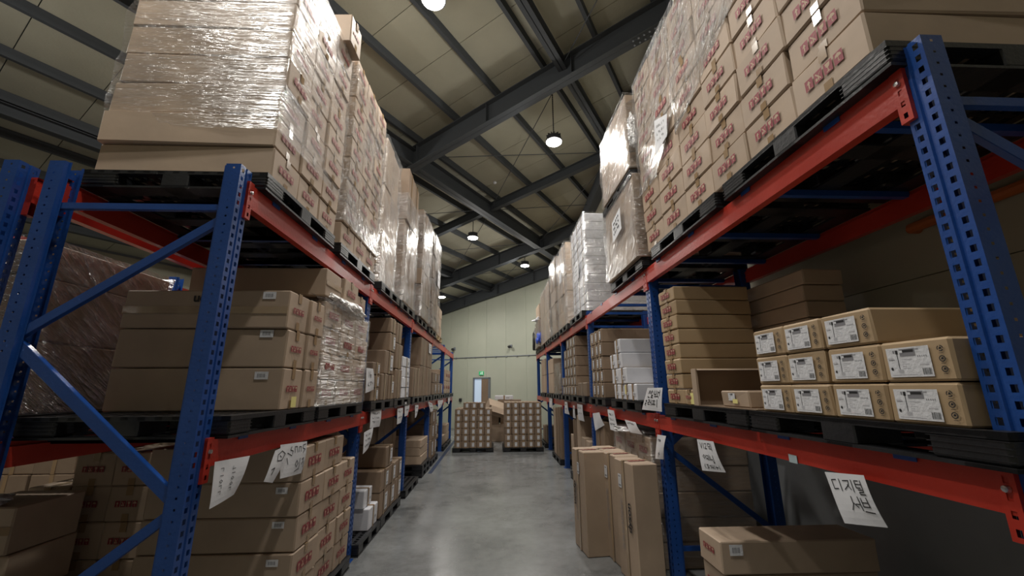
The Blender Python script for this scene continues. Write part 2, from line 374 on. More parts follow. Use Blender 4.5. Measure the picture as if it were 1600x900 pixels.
# ------------------------------------------------------------------ racks
ZT = (1.45, 2.895); BH = (.13, .145)
LY = [2.267+2.5176*i for i in range(6)]; RY = [1.2612+2.7921*i for i in range(6)]
PH = .115                                                # pallet height
def holed_strip(mb, p, q, z0, z1, u0, u1, pitch, hh, start=.03):
    """vertical strip of sheet from plan point p to q with a column of square holes between u0 and u1"""
    p = Vector(p); q = Vector(q)
    def P(u, z): w = p.lerp(q, u); return (w.x, w.y, z)
    mb.quad(P(0,z0),P(u0,z0),P(u0,z1),P(0,z1)); mb.quad(P(u1,z0),P(1,z0),P(1,z1),P(u1,z1))
    z = z0+start; last = z0
    while z+hh < z1:
        mb.quad(P(u0,last),P(u1,last),P(u1,z),P(u0,z)); last = z+hh; z += pitch
    mb.quad(P(u0,last),P(u1,last),P(u1,z1),P(u0,z1))
def post_mesh():
    mb = MB(); H = 2.975; w = .055; D = .085; inw = -D
    # local: face with the square holes looks to +X, opens to -X
    def s(p, q): mb.quad((*p,0),(*q,0),(*q,H),(*p,H))
    holed_strip(mb, (0,-w,0), (0,-.008,0), 0, H, .28, .72, .05, .024)
    s((0,-.008),(-.008,-.004)); s((-.008,-.004),(-.008,.004)); s((-.008,.004),(0,.008))
    holed_strip(mb, (0,.008,0), (0,w,0), 0, H, .28, .72, .05, .024)
    for sg in (-1, 1):
        holed_strip(mb, (0,sg*w,0), (inw,sg*w,0), 0, H, .40, .52, .05, .010, .045)
        s((inw,sg*w),(inw-.004,sg*(w-.02))); s((inw-.004,sg*(w-.02)),(inw-.02,sg*(w-.02)))
    # inner skin, so that the sheet has a thickness
    t = .0025
    mb.quad((-t,-w+t,0),(-t,-w+.017,0),(-t,-w+.017,H),(-t,-w+t,H)); mb.quad((-t,w-.017,0),(-t,w-t,0),(-t,w-t,H),(-t,w-.017,H))
    return mb.mesh('post', BLUE)
POST = post_mesh()
def plate_mesh():
    mb = MB(); mb.cbox(-.07,.07,-.06,.06,0,.006,.001); return mb.mesh('foot_plate', BLUE)
FOOT = plate_mesh()
mb = MB(); mb.lathe([(0,.012),(.010,.010),(.012,.0)], 8); BOLT = mb.mesh('bolt', STEEL)
def frame(name, xa, xb, y, label, group, full=True):
    """upright frame: aisle post at xa, rear post at xb"""
    sx = 1 if xa > xb else -1
    r = tag(empty(name, (xa, y, 0)), label, 'rack frame', group)
    a = link('post', POST, r, (0,0,0), 0 if sx > 0 else math.pi)
    b = link('post', POST, r, (xb-xa,0,0), math.pi if sx > 0 else 0)
    link('foot_plate', FOOT, r, (-sx*.04,0,0)); link('foot_plate', FOOT, r, (xb-xa+sx*.04,0,0))
    x0, x1 = -sx*.05, xb-xa+sx*.05
    def br(nm, p, q, w=.035):
        mb = MB(); p = Vector(p); q = Vector(q); d = (q-p).normalized(); n = Vector((0,1,0)); s_ = d.cross(n)
        mb.bar(p, q, .004, w, up=s_); mb.bar(p+s_*w/2+n*.012, q+s_*w/2+n*.012, .024, .003, up=s_); mb.bar(p-s_*w/2+n*.012, q-s_*w/2+n*.012, .024, .003, up=s_)
        link(nm, mb.mesh(nm, BLUE), r)
        bl = link('bolt', BOLT, r, tuple(p+Vector((0,-.001,0)))); bl.rotation_euler = (R(90),0,0)
        bl = link('bolt', BOLT, r, tuple(q+Vector((0,-.001,0)))); bl.rotation_euler = (R(90),0,0)
    y_ = -.03
    br('cross_bar', (x0,y_,2.71), (x1,y_,2.71)); br('cross_bar', (x0,y_,.31), (x1,y_,.31))
    br('diagonal_brace', (x0,y_,2.66), (x1,y_,1.975), .045); br('diagonal_brace', (x1,y_,1.955), (x0,y_,1.165), .055); br('diagonal_brace', (x0,y_,1.145), (x1,y_,.40), .045)
    return r
def beam_bar(L, h):
    mb = MB(); mb.box(-.05,0,-L/2,L/2,-h,-.028); mb.box(-.034,0,-L/2,L/2,-.028,0); return mb
PLATES = {}
def conn_mesh(h):
    if h in PLATES: return PLATES[h]
    mb = MB()
    z0, z1 = -h-.075, .012
    for zz in range(1): pass
    holed_strip(mb, (.002,-.024,0), (.002,.024,0), z0, z1, .34, .66, .05, .022, .016)
    mb.quad((.002,-.024,z0),(.002,-.024,z1),(-.03,-.024,z1),(-.03,-.024,z0)); mb.quad((.002,.024,z0),(.002,.024,z1),(-.05,.024,z1),(-.05,.024,z0))
    mb.quad((.002,-.024,z1),(.002,.024,z1),(-.05,.024,z1),(-.05,-.024,z1)); mb.quad((.002,-.024,z0),(.002,.024,z0),(-.05,.024,z0),(-.05,-.024,z0))
    PLATES[h] = mb.mesh('connector_plate', RED); return PLATES[h]
BARS = {}
ORD = ['first','second','third','fourth','fifth','sixth','seventh','eighth','ninth','tenth','eleventh','twelfth']
def rack(side, xa, xb, YS, rname, beams=(1,1), bars=True, n_bays=None):
    """frames and beams of one rack row; side +1: aisle face looks to +X"""
    n = len(YS)
    for i, y in enumerate(YS):
        frame('rack_frame', xa, xb, y-.02, f'blue perforated upright frame, {ORD[i]} from the near end of {rname}', 'upright frames of the racks')
    for i in range(n-1):
        y0, y1 = YS[i], YS[i+1]; L = y1-y0-.004; h_i = (y0+y1)/2
        for lv, (z, h) in enumerate(zip(ZT, BH)):
            for face, (x, sg, fn) in enumerate(((xa+side*.013, side, 'aisle'), (xb-side*.013, -side, 'rear'))):
                key = (round(L,3), h)
                if key not in BARS: BARS[key] = beam_bar(L, h).mesh('beam_bar', RED)
                r = tag(empty('rack_beam', (x, h_i, z), 0 if sg > 0 else math.pi), f'red {"upper" if lv else "lower"} {fn} beam in the {ORD[i]} bay of {rname}', 'rack beam', 'red load beams of the racks')
                link('beam_bar', BARS[key], r)
                for e in (-1, 1): 
                    c = link('connector_plate', conn_mesh(h), r, (.001, e*(L/2-.024), 0), 0)
                    if (i < 2): 
                        bl = link('bolt', BOLT, c, (.003, 0, -.055)); bl.rotation_euler = (0, R(90), 0); bl['label'] = 'bright steel bolt head'
            if bars:
                for k, ff in enumerate((.12,.36,.62,.86)):
                    yy = y0 + (y1-y0)*ff; key = ('sb', round(abs(xa-xb),3), side)
                    if key not in BARS:
                        mb = MB(); wdt = abs(xa-xb)
                        mb.box(-side*.03, -side*(wdt-.03), -.02, .02, -.038, -.0005) if side < 0 else mb.box(-(wdt-.03), -.03, -.02, .02, -.038, -.0005)
                        x_ = side*.0165; mb.box(min(x_, x_+side*.004), max(x_, x_+side*.004), -.045, .045, -.022, .004)
                        mb.box(min(-side*.03, x_), max(-side*.03, x_), -.045, .045, .0005, .003)
                        BARS[key] = mb.mesh('pallet_support_bar', BLUE)
                    o = link('pallet_support_bar', BARS[key], None, (xa, yy, z))
                    tag(o, f'blue pallet bar, {ORD[k]} across the {"upper" if lv else "lower"} level, {ORD[i]} bay of {rname}', 'support bar', 'pallet support bars')
XL, XR = -1.468, 1.58
rack(1, XL, XL-1.06, LY, 'the left rack')
rack(-1, XR, XR+1.06, RY, 'the right rack')
rack(-1, -2.69, -3.75, LY[:4], 'the back rack', bars=True)

# ------------------------------------------------------------------ pallets
def pallet_meshes(mat=None):
    W = .55; mb = MB()
    # top deck: frame and grid ribs
    n = 13
    for k in range(n):
        x = -W+.02+(2*W-.04)*k/(n-1); mb.box(x-.02, x+.02, -W, W, PH-.018, PH-.002)
    for k in range(n):
        y = -W+.02+(2*W-.04)*k/(n-1); mb.box(-W, W, y-.012, y+.012, PH-.020, PH-.004)
    for a, b, c, d in ((-W,W,-W,-W+.05),(-W,W,W-.05,W),(-W,-W+.05,-W,W),(W-.05,W,-W,W)): mb.box(a,b,c,d,PH-.024,PH)
    top = mb
    mb = MB()
    for x in (-W+.07, 0, W-.07): mb.box(x-.07, x+.07, -W, W, 0, .014)
    for y in (-W+.06, 0, W-.06): mb.box(-W, W, y-.06, y+.06, 0, .012)
    bot = mb
    blk = MB(); blk.cbox(-.105,.105,-.105,.105,.012,PH-.018,.012)
    for k in range(4):
        z = .028+k*.019; blk.box(-.1065,.1065,-.1065,.1065,z,z+.003)
    mid = MB(); mid.cbox(-.08,.08,-.105,.105,.012,PH-.018,.006)
    return [x.mesh(n_, PLASTIC) for x, n_ in ((top,'top_deck'),(bot,'bottom_deck'),(blk,'corner_block'),(mid,'centre_block'))]
PT, PBm, PC, PM = pallet_meshes()
WD = [m.copy() for m in (PT, PBm, PC, PM)]
for m in WD: m.materials[0] = WOODP
PLB = flat('glossy_black_plastic', (.02,.02,.022), .3)
def pallet(x, y, z, label, sx=1.0, sy=1.0, wood=False, rz=0):
    T, B_, K, M_ = WD if wood else (PT, PBm, PC, PM)
    r = tag(empty('pallet', (x, y, z), rz), label, 'pallet', 'pallets on racks and floor'); r.scale = (sx, sy, 1)
    link('top_deck', T, r); link('bottom_deck', B_, r)
    for i in (-1,0,1):
        for j in (-1,0,1):
            big = i and j
            link('corner_block' if big else 'centre_block', K if big else M_, r, (i*.445, j*.445, 0), 0 if (big or i == 0) else R(90))
    return r
zP1, zP2 = ZT[0]+.001, ZT[1]+.001
XPL, XPR = -1.955, 2.065
def pals(side, x, spec, where):
    nth = 0
    for y0, y1, z in spec:
        nm = {0:'floor', 1:'lower shelf', 2:'top shelf'}[0 if z < 1 else 1 if z < 2 else 2]
        pallet(x, (y0+y1)/2, z, f'black plastic pallet, {ORD[nth]} from the near end on the {nm} of {where}', 1, (y1-y0)/1.1); nth += 1
pals(1, XPL, [(2.35,3.45,zP2),(3.60,4.70,zP2),(5.0,6.0,zP2),(6.08,7.2,zP2),(7.42,8.55,zP2),(8.85,9.98,zP2)], 'the left rack')
pals(1, XPL, [(2.35,3.42,zP1),(3.48,4.62,zP1),(4.92,6.0,zP1),(6.05,7.2,zP1),(7.38,8.5,zP1),(8.55,9.7,zP1),(9.9,11.0,zP1),(11.1,12.2,zP1),(12.4,13.4,zP1),(13.5,14.7,zP1)], 'the left rack')
pals(1, XPL, [(3.4,4.6,.001),(4.86,5.7,.001),(5.72,6.85,.001),(7.2,8.35,.001),(8.75,9.75,.001),(10.0,11.1,.001),(12.3,13.2,.001),(13.3,14.3,.001)], 'the left rack')
pallet(XPL, 9.25, .118, 'black plastic pallet stacked on another under kraft boxes, left rack floor', 1, .9)
pallet(XPL, 10.55, zP2, 'pale wooden pallet last on the left rack top shelf', 1, 1, True)
pals(-1, XPR, [(1.25,2.42,zP2),(2.52,3.7,zP2),(3.95,5.1,zP2),(6.9,8.05,zP2),(8.35,9.5,zP2),(9.75,10.85,zP2),(11.0,12.1,zP2),(12.55,13.6,zP2),(13.8,14.9,zP2)], 'the right rack')
pals(-1, XPR, [(1.21,2.47,zP1),(2.5,3.72,zP1),(4.3,5.42,zP1),(5.7,6.7,zP1),(7.0,8.25,zP1),(8.3,9.5,zP1),(9.7,10.8,zP1),(11.0,12.1,zP1),(12.6,13.7,zP1)], 'the right rack')
pals(-1, XPR, [(7.3,8.6,.001),(9.9,11.2,.001),(12.7,14.0,.001)], 'the right rack')
pals(1, -3.25, [(2.45,3.55,zP1),(3.65,4.7,zP1),(5.0,6.1,zP1)], 'the rack behind')

# ------------------------------------------------------------------ cartons
def glyph_mesh():
    """four red handling symbols side by side: arrows up, no hooks, glass, umbrella. local x right, z up, faces -y; unit width 1"""
    mb = MB(); s = .215; g = .0467
    def P(x, z, y): return (x, y, z)
    for k in range(4):
        x0 = k*(s+g); mb.quad(P(x0,-s*.62,0),P(x0+s,-s*.62,0),P(x0+s,s*.62,0),P(x0,s*.62,0))
        c = x0+s/2; y = -.0006
        def poly(pts): mb.poly([P(c+a*s, b*s*1.24, y) for a, b in pts], 1)
        if k == 0: poly([(-.08,-.36),(.08,-.36),(.08,.05),(-.08,.05)]); poly([(-.26,.05),(.26,.05),(0,.36)]); poly([(-.32,-.44),(.32,-.44),(.32,-.40),(-.32,-.40)])
        if k == 1:
            poly([(-.36,.26),(-.26,.36),(.0,.09),(-.06,-.01)]); poly([(-.06,-.01),(.0,.09),(.36,.36),(.28,.22)]); poly([(-.05,.04),(.09,.04),(.09,-.36),(-.05,-.36)])
            poly([(.09,-.02),(.34,-.30),(.26,-.38),(.09,-.16)]); poly([(-.36,-.08),(-.12,-.08),(-.12,-.34),(-.36,-.34)])
        if k == 2: poly([(-.30,.38),(.30,.38),(.20,.04),(0,-.06),(-.20,.04)]); poly([(-.05,-.05),(.05,-.05),(.05,-.32),(-.05,-.32)]); poly([(-.22,-.32),(.22,-.32),(.22,-.40),(-.22,-.40)])
        if k == 3: poly([(-.38,.05),(.38,.05),(.30,.26),(0,.40),(-.30,.26)]); poly([(-.035,.05),(.035,.05),(.035,-.36),(-.035,-.36)]); poly([(.035,-.36),(.18,-.36),(.18,-.28),(.035,-.30)])
    return mb.mesh('handling_symbols', [RED_INK, KRAFT_INK])
GLYPH = glyph_mesh()
def body_mesh(w_, l_, h_, mat, seam=True, key=None):
    mb = MB(); j = lambda a: random.uniform(-a, a)
    mb.cbox(-w_/2, w_/2, -l_/2, l_/2, 0, h_, .008)
    sk = j(.006); tw = j(.005)
    mb.v = [(x+j(.0022)+sk*(z/h_-.5)*(1 if y < 0 else 0), y+j(.003)+tw*(z/h_-.5), z+(j(.002)-abs(x/w_)*.004 if z > .01 else 0)) for x, y, z in mb.v]
    return mb.mesh('carton', mat)
def tape_mesh(w_, l_, h_, mode):
    mb = MB(); e = .0058; t = .024
    if mode == 'end':          # tabs of the top and bottom tape on the end face
        for z0, z1 in ((h_*.74, h_+.002), (-.0+.004, h_*.22)): mb.quad((-t,-l_/2-e,z0),(t,-l_/2-e,z0),(t,-l_/2-e,z1),(-t,-l_/2-e,z1))
        mb.quad((-t,-l_/2-e,h_+.002),(t,-l_/2-e,h_+.002),(t,l_/2,h_+.003),(-t,l_/2,h_+.003))
    if mode == 'mid':          # tape on the middle of the face
        mb.quad((-w_/2,-l_/2-e,h_*.5-t),(w_/2,-l_/2-e,h_*.5-t),(w_/2,-l_/2-e,h_*.5+t),(-w_/2,-l_/2-e,h_*.5+t))
    if mode == 'vert':
        mb.quad((-t,-l_/2-e,0),(t,-l_/2-e,0),(t,-l_/2-e,h_),(-t,-l_/2-e,h_)); mb.quad((-t,-l_/2-e,h_+.002),(t,-l_/2-e,h_+.002),(t,l_/2,h_+.003),(-t,l_/2,h_+.003))
    return mb.mesh('packing_tape', TAPE)
def label_mesh(kind):
    """paper label, unit width 1 by its own height, faces -y, origin at its centre"""
    mb = MB()
    def q(x0, x1, z0, z1, m, y=0): mb.quad((x0,y,z0),(x1,y,z0),(x1,y,z1),(x0,y,z1), m)
    if kind == 'big':
        q(-.5,.5,-.3,.3,0); y = -.0008
        q(-.17,.19,.12,.27,2,y); q(-.13,.16,.20,.25,1,y-.0006); q(-.16,-.09,.19,.24,0,y-.0012)
        q(-.245,-.23,-.14,.2,1,y); q(-.27,-.21,.17,.25,1,y); q(-.33,-.29,.19,.25,2,y)                        # the cleaner drawn on the label
        for k in range(6): q(-.27+.02*k,-.262+.02*k,-.22,-.14,3,y)
        q(-.47,-.32,.05,.065,2,y); q(-.47,-.34,.085,.095,3,y)
        mb.poly([(-.42+.03*math.cos(k*.785), y, -.13+.035*math.sin(k*.785)) for k in range(8)], 1)
        for k, (a, b) in enumerate(((-.16,.1),(-.16,-.04),(-.16,.0),(-.16,-.06),(-.16,.02))): q(a,b,.05-k*.045,.058-k*.045,3,y)
        q(-.45,.15,-.26,-.25,3,y); q(.2,.28,.24,.255,2,y); q(.24,.44,-.07,-.055,3,y)
        for k in range(5): q(.23+.045*k,.25+.045*k,.09,.12,2,y)
        x = .28
        while x < .46: wd = random.choice((.008,.014)); q(x,x+wd,-.26,-.13,1,y); x += wd+.014
    if kind == 'small':
        q(-.5,.5,-.3,.3,0); x = -.3; y = -.0008
        while x < .3: wd = random.choice((.02,.035,.05)); q(x,x+wd,-.15,.15,2,y); x += wd+.025
    if kind == 'tall':
        q(-.5,.5,-.8,.8,0); y = -.0008
        q(-.35,.2,.45,.6,2,y)
        for k in range(5): q(-.35,.3-.1*(k%2),.3-k*.13,.33-k*.13,3,y)
        x = -.35
        while x < .35: wd = random.choice((.03,.06)); q(x,x+wd,-.65,-.42,1,y); x += wd+.05
    return mb.mesh('paper_label', [PAPER, BLACK_INK, GREY_INK, GREY_L])
LBIG, LSMALL, LTALL = label_mesh('big'), label_mesh('small'), label_mesh('tall')
def eco_mesh():
    mb = MB()
    for k, zc in enumerate((.035,.0,-.035)):
        r0, r1 = .011, .0075; n = 12
        for i in range(n):
            if k == 0 and i % 4 == 3: continue
            a, b = 2*math.pi*i/n, 2*math.pi*(i+1)/n
            mb.quad((r0*math.cos(a),0,zc+r0*math.sin(a)),(r0*math.cos(b),0,zc+r0*math.sin(b)),(r1*math.cos(b),0,zc+r1*math.sin(b)),(r1*math.cos(a),0,zc+r1*math.sin(a)))
        mb.quad((-.005,0,zc-.003),(.004,0,zc-.003),(.005,0,zc+.004),(-.002,0,zc+.005))
        mb.quad((-.007,0,zc-.0165),(.007,0,zc-.0165),(.007,0,zc-.015),(-.007,0,zc-.015))
    return mb.mesh('recycling_marks', BLACK_INK)
ECO = eco_mesh()
MESHES = {}
NAMES = {'ship':'shipping_carton','plain':'plain_carton','brown':'brown_carton','brownlabel':'labelled_carton','label':'product_box','white':'white_carton','flat':'flat_carton','front':'shipping_carton','shipd':'long_carton','grid':'small_carton','side':'flat_carton'}
def carton(x, y, z, w_, l_, h_, rz, style, label, group, name=None, cat='box', jit=.004, gs=.54):
    """x, y: centre of the base; the printed end looks to local -Y"""
    name = name or NAMES[style]
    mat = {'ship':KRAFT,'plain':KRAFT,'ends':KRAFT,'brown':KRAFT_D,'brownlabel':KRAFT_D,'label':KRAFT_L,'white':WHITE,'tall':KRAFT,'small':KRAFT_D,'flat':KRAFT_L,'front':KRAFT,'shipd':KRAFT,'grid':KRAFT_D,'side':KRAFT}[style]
    key = (round(w_,3), round(l_,3), round(h_,3), mat.name, random.randint(0,1))
    if key not in MESHES: MESHES[key] = body_mesh(w_, l_, h_, mat)
    o = link(name, MESHES[key], None, (x+random.uniform(-jit,jit), y+random.uniform(-jit,jit), z), rz+R(random.uniform(-1.0,1.0)*(1 if jit > .005 else .5)))
    tag(o, label, cat, group)
    e = -l_/2-.0062
    def tp(mode):
        k2 = key[:3]+(mode,)
        if k2 not in MESHES: MESHES[k2] = tape_mesh(w_, l_, h_, mode)
        link('packing_tape', MESHES[k2], o)
    if style in ('ship','front','flat'):
        tp('end')
        g = link('handling_symbols', GLYPH, o, (-w_*gs*.55, e-.0015, h_*.5)); s = w_*gs; g.scale = (s, 1, s if s*.27 < h_*.5 else h_*.5/.27)
        g['label'] = 'red printed handling symbols'
    if style in ('shipd', 'side'):
        tp('mid') if style == 'shipd' else None
    if style == 'label':
        g = link('paper_label', LBIG, o, (-.02, e, h_*.47)); g.scale = (.16,1,.16*1.12); g['label'] = 'white product label'
        link('recycling_marks', ECO, o, (w_/2-.032, e, h_*.5))
    if style in ('grid','brownlabel','small'):
        tp('vert')
        g = link('paper_label', LTALL, o, (w_*.02 if style == 'grid' else w_*.22, e-.001, h_*.5)); s = min(w_*.34, h_*.42); g.scale = (s,1,s); g['label'] = 'white paper label'
    if style == 'brown' : tp('vert')
    if style == 'white':
        tp('vert'); g = link('paper_label', LSMALL, o, (w_*.2, e-.001, h_*.4)); g.scale = (w_*.3,1,w_*.3)
    return o
def load(side, face, ys, zs, depth, style, phrase, group, skip=None, adj='kraft', jit=.006, name=None, rows=1, **kw):
    name = name or NAMES[style]
    """a block of cartons. ys: bounds along the row, zs: bounds upward. side L/R: looks to the aisle; F: looks to -Y"""
    out = []; nc, nr = len(ys)-1, len(zs)-1
    for c in range(nc):
        for r in range(nr):
            for d in range(rows):
                if skip and skip(c, r, d): continue
                w_ = ys[c+1]-ys[c]-.008; h_ = zs[r+1]-zs[r]-.0035; yc = (ys[c]+ys[c+1])/2; dl = depth/rows-.004; dd = depth/rows*(d+.5)
                if side == 'L': x, y, rz = face-dd, yc, R(90)
                elif side == 'R': x, y, rz = face+dd, yc, R(-90)
                else: x, y, rz = yc, face+dd, 0
                lay = '' if nr == 1 else ('bottom layer, ' if r == 0 else 'top layer, ' if r == nr-1 else f'{ORD[r]} layer up, ')
                col = '' if nc == 1 else ((f'{ORD[c]} from the near end, ' if side != 'F' else f'{ORD[c]} column from left, '))
                row = '' if rows == 1 else ('' if d == 0 else f'{ORD[d]} row back, ')
                out.append(carton(x, y, zs[r], w_, dl, h_, rz, style, f'{adj} carton, {col}{row}{lay}{phrase}', group, name, jit=jit, **kw))
    return out
def rng(a, b, n): return [a+(b-a)*k/n for k in range(n+1)]
def TZ(z): return z+PH+.001
T2, T1 = TZ(zP2), TZ(zP1)
print('tops', T1, T2)

# ---- left rack, top shelf
LT1 = load('L', -1.43, rng(2.42,3.50,3), rng(T2,4.87,8), 1.10, 'ship', 'nearest tall load, left top', 'cartons of the nearest left top load', jit=.012)
carton(-1.86, 3.36, 4.873, .25, 1.0, .31, R(88), 'ship', 'kraft carton jutting out at the top corner of the nearest left load', 'cartons of the nearest left top load')
LT2 = load('L', -1.43, rng(3.66,4.76,3), rng(T2,5.09,9), 1.08, 'ship', 'second tall load, left top', 'cartons of the second left top load', jit=.010)
load('L', -1.50, [5.05,5.45,5.88], [T2,3.72,4.4,5.1], 1.0, 'plain', 'third load, left top', 'tall cartons on the left top shelf', adj='large pale', jit=.02)
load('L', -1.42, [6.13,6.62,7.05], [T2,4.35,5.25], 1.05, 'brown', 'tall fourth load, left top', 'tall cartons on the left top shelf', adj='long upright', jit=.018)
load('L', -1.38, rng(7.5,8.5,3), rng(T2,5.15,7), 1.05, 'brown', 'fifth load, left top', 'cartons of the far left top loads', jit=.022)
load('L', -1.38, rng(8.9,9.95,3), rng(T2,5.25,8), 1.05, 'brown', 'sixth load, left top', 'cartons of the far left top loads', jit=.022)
load('L', -1.42, rng(10.05,11.0,3), rng(T2,3.75,3), 1.0, 'plain', 'last low load, left top', 'cartons of the far left top loads')
# ---- left rack, lower shelf
load('L', -1.42, [2.87,3.17], [T1,1.85,2.115,2.385], 1.12, 'ship', 'nearest load, left lower shelf', 'long cartons near on the left lower shelf', adj='long kraft', jit=.012, name='long_carton')
load('L', -1.42, [3.19,3.44], [T1,1.85,2.115,2.385], 1.12, 'ship', 'behind the nearest, left lower shelf', 'long cartons near on the left lower shelf', adj='narrow kraft', jit=.008)
load('L', -1.43, [3.47,3.86,4.27,4.68], rng(T1,2.44,4), 1.05, 'ship', 'filmed load, left lower shelf', 'filmed cartons on the left lower shelf')
carton(-1.98, 3.58, 2.47, .34, 1.12, .24, R(90), 'shipd', 'long brown carton lying on top behind the nearest left lower load', 'loose cartons on the left lower shelf')
carton(-1.73, 4.05, 2.49, .40, .6, .25, R(90), 'ship', 'kraft carton on top of the filmed left lower load beside its bunched film', 'loose cartons on the left lower shelf')
carton(-1.75, 4.42, 2.445, .28, .6, .23, R(90), 'ship', 'kraft carton at the far end on top of the filmed left lower load', 'loose cartons on the left lower shelf')
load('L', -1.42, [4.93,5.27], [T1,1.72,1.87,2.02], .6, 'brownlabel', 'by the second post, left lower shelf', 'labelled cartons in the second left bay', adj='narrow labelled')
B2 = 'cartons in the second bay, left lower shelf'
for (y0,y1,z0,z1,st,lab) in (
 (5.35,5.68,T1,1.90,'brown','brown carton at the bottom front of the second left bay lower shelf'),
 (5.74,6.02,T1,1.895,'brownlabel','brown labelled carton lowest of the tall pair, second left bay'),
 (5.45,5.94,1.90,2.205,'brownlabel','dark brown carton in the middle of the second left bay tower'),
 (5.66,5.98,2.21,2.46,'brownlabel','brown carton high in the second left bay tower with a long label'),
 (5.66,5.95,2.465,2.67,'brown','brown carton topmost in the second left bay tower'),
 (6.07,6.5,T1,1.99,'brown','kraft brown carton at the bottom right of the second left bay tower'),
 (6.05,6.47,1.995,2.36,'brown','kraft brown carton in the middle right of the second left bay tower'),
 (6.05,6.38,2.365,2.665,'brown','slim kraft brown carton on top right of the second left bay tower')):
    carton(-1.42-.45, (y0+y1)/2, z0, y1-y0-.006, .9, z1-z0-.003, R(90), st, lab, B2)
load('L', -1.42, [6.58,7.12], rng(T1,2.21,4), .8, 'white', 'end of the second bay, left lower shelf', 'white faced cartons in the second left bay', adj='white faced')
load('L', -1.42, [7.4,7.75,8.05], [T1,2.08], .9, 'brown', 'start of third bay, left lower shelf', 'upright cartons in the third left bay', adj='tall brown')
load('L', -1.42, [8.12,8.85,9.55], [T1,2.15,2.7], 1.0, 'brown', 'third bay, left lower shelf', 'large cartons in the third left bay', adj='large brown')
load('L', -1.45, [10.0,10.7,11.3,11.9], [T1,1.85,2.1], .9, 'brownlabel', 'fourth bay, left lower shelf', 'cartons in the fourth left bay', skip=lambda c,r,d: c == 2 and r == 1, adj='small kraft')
load('L', -1.5, [12.5,13.1,13.7,14.4], [T1,1.95,2.3], .9, 'ship', 'last bay, left lower shelf', 'cartons in the last left bay', skip=lambda c,r,d: c == 0 and r == 1, adj='kraft')
# ---- left rack, floor
load('L', -1.43, [3.34,3.79,4.21,4.58], [TZ(.001),.335,.57,.80,1.035,1.285], 1.10, 'ship', 'floor load under left rack', 'cartons of the near left floor load', skip=lambda c,r,d: c == 2 and r == 4, jit=.012, adj='kraft')
for (x,y0,y1,z0,z1,st,lab,g) in (
 (-1.44,5.30,5.66,TZ(.001),.35,'white','white carton lying lowest on the pallet beyond the second left post','white cartons on the left floor'),
 (-1.50,5.26,5.58,.352,.55,'white','white carton stacked on another beyond the second left post','white cartons on the left floor')):
    carton(x-.4,(y0+y1)/2,z0,y1-y0,.8,z1-z0-.002,R(90),st,lab,g)
load('L', -1.44, [5.72,6.15,6.55,6.95], [TZ(.001),.42,.675], .95, 'brownlabel', 'second bay floor, left rack', 'labelled cartons on the second left bay floor', adj='labelled')
carton(-1.9, 6.13, .68, .36, .92, .26, R(90), 'brownlabel', 'brown carton with a curled flap on top of the second left bay floor load', 'labelled cartons on the second left bay floor')
load('L', -2.0, [5.2,6.0,6.9], [.68,1.28], .5, 'brown', 'rear of second bay floor, left rack', 'large rear cartons on the left floor', adj='large brown', skip=None)
load('L', -1.46, [8.8,9.7], [.235,.40,.55,.70], 1.0, 'plain', 'stacked pallets, third left bay floor', 'cartons in the third left bay floor', adj='wide flat kraft')
load('L', -1.95, [7.4,8.1,8.7], [TZ(.001),.7,1.27], .55, 'brown', 'rear of third left bay floor', 'cartons in the third left bay floor', adj='large brown')
load('L', -1.46, [10.05,10.6,11.1], [TZ(.001),.55,.9,1.2], .9, 'brownlabel', 'fourth left bay floor', 'cartons in the fourth left bay floor', adj='brown labelled')
load('L', -1.48, [12.35,12.8,13.2], [TZ(.001),.38], .9, 'plain', 'last left bay floor', 'cartons in the last left bay floor', adj='low kraft')
load('L', -1.48, [13.4,13.9,14.3], [TZ(.001),.36,.62], .9, 'plain', 'far end of left floor', 'cartons in the last left bay floor', adj='small kraft')
# ---- rack behind the left one
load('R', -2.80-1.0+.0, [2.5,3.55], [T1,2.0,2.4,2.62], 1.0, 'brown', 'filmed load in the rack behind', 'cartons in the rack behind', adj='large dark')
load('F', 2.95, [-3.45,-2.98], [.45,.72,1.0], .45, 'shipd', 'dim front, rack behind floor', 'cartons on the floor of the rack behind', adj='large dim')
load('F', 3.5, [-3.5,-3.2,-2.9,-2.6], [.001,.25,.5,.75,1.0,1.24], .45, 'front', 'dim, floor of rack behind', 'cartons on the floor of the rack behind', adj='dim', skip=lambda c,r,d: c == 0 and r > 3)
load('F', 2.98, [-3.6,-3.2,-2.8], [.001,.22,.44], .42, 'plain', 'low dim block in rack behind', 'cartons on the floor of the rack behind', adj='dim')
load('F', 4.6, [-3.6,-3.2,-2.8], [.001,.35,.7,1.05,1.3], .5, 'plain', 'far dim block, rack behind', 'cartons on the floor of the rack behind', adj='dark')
load('F', 5.6, rng(-7.6,-4.1,7), [.001,.36,.72,1.08,1.44], .8, 'brown', 'dim block seen under the shelf', 'dim cartons beyond the back rack', adj='dark', jit=.02)
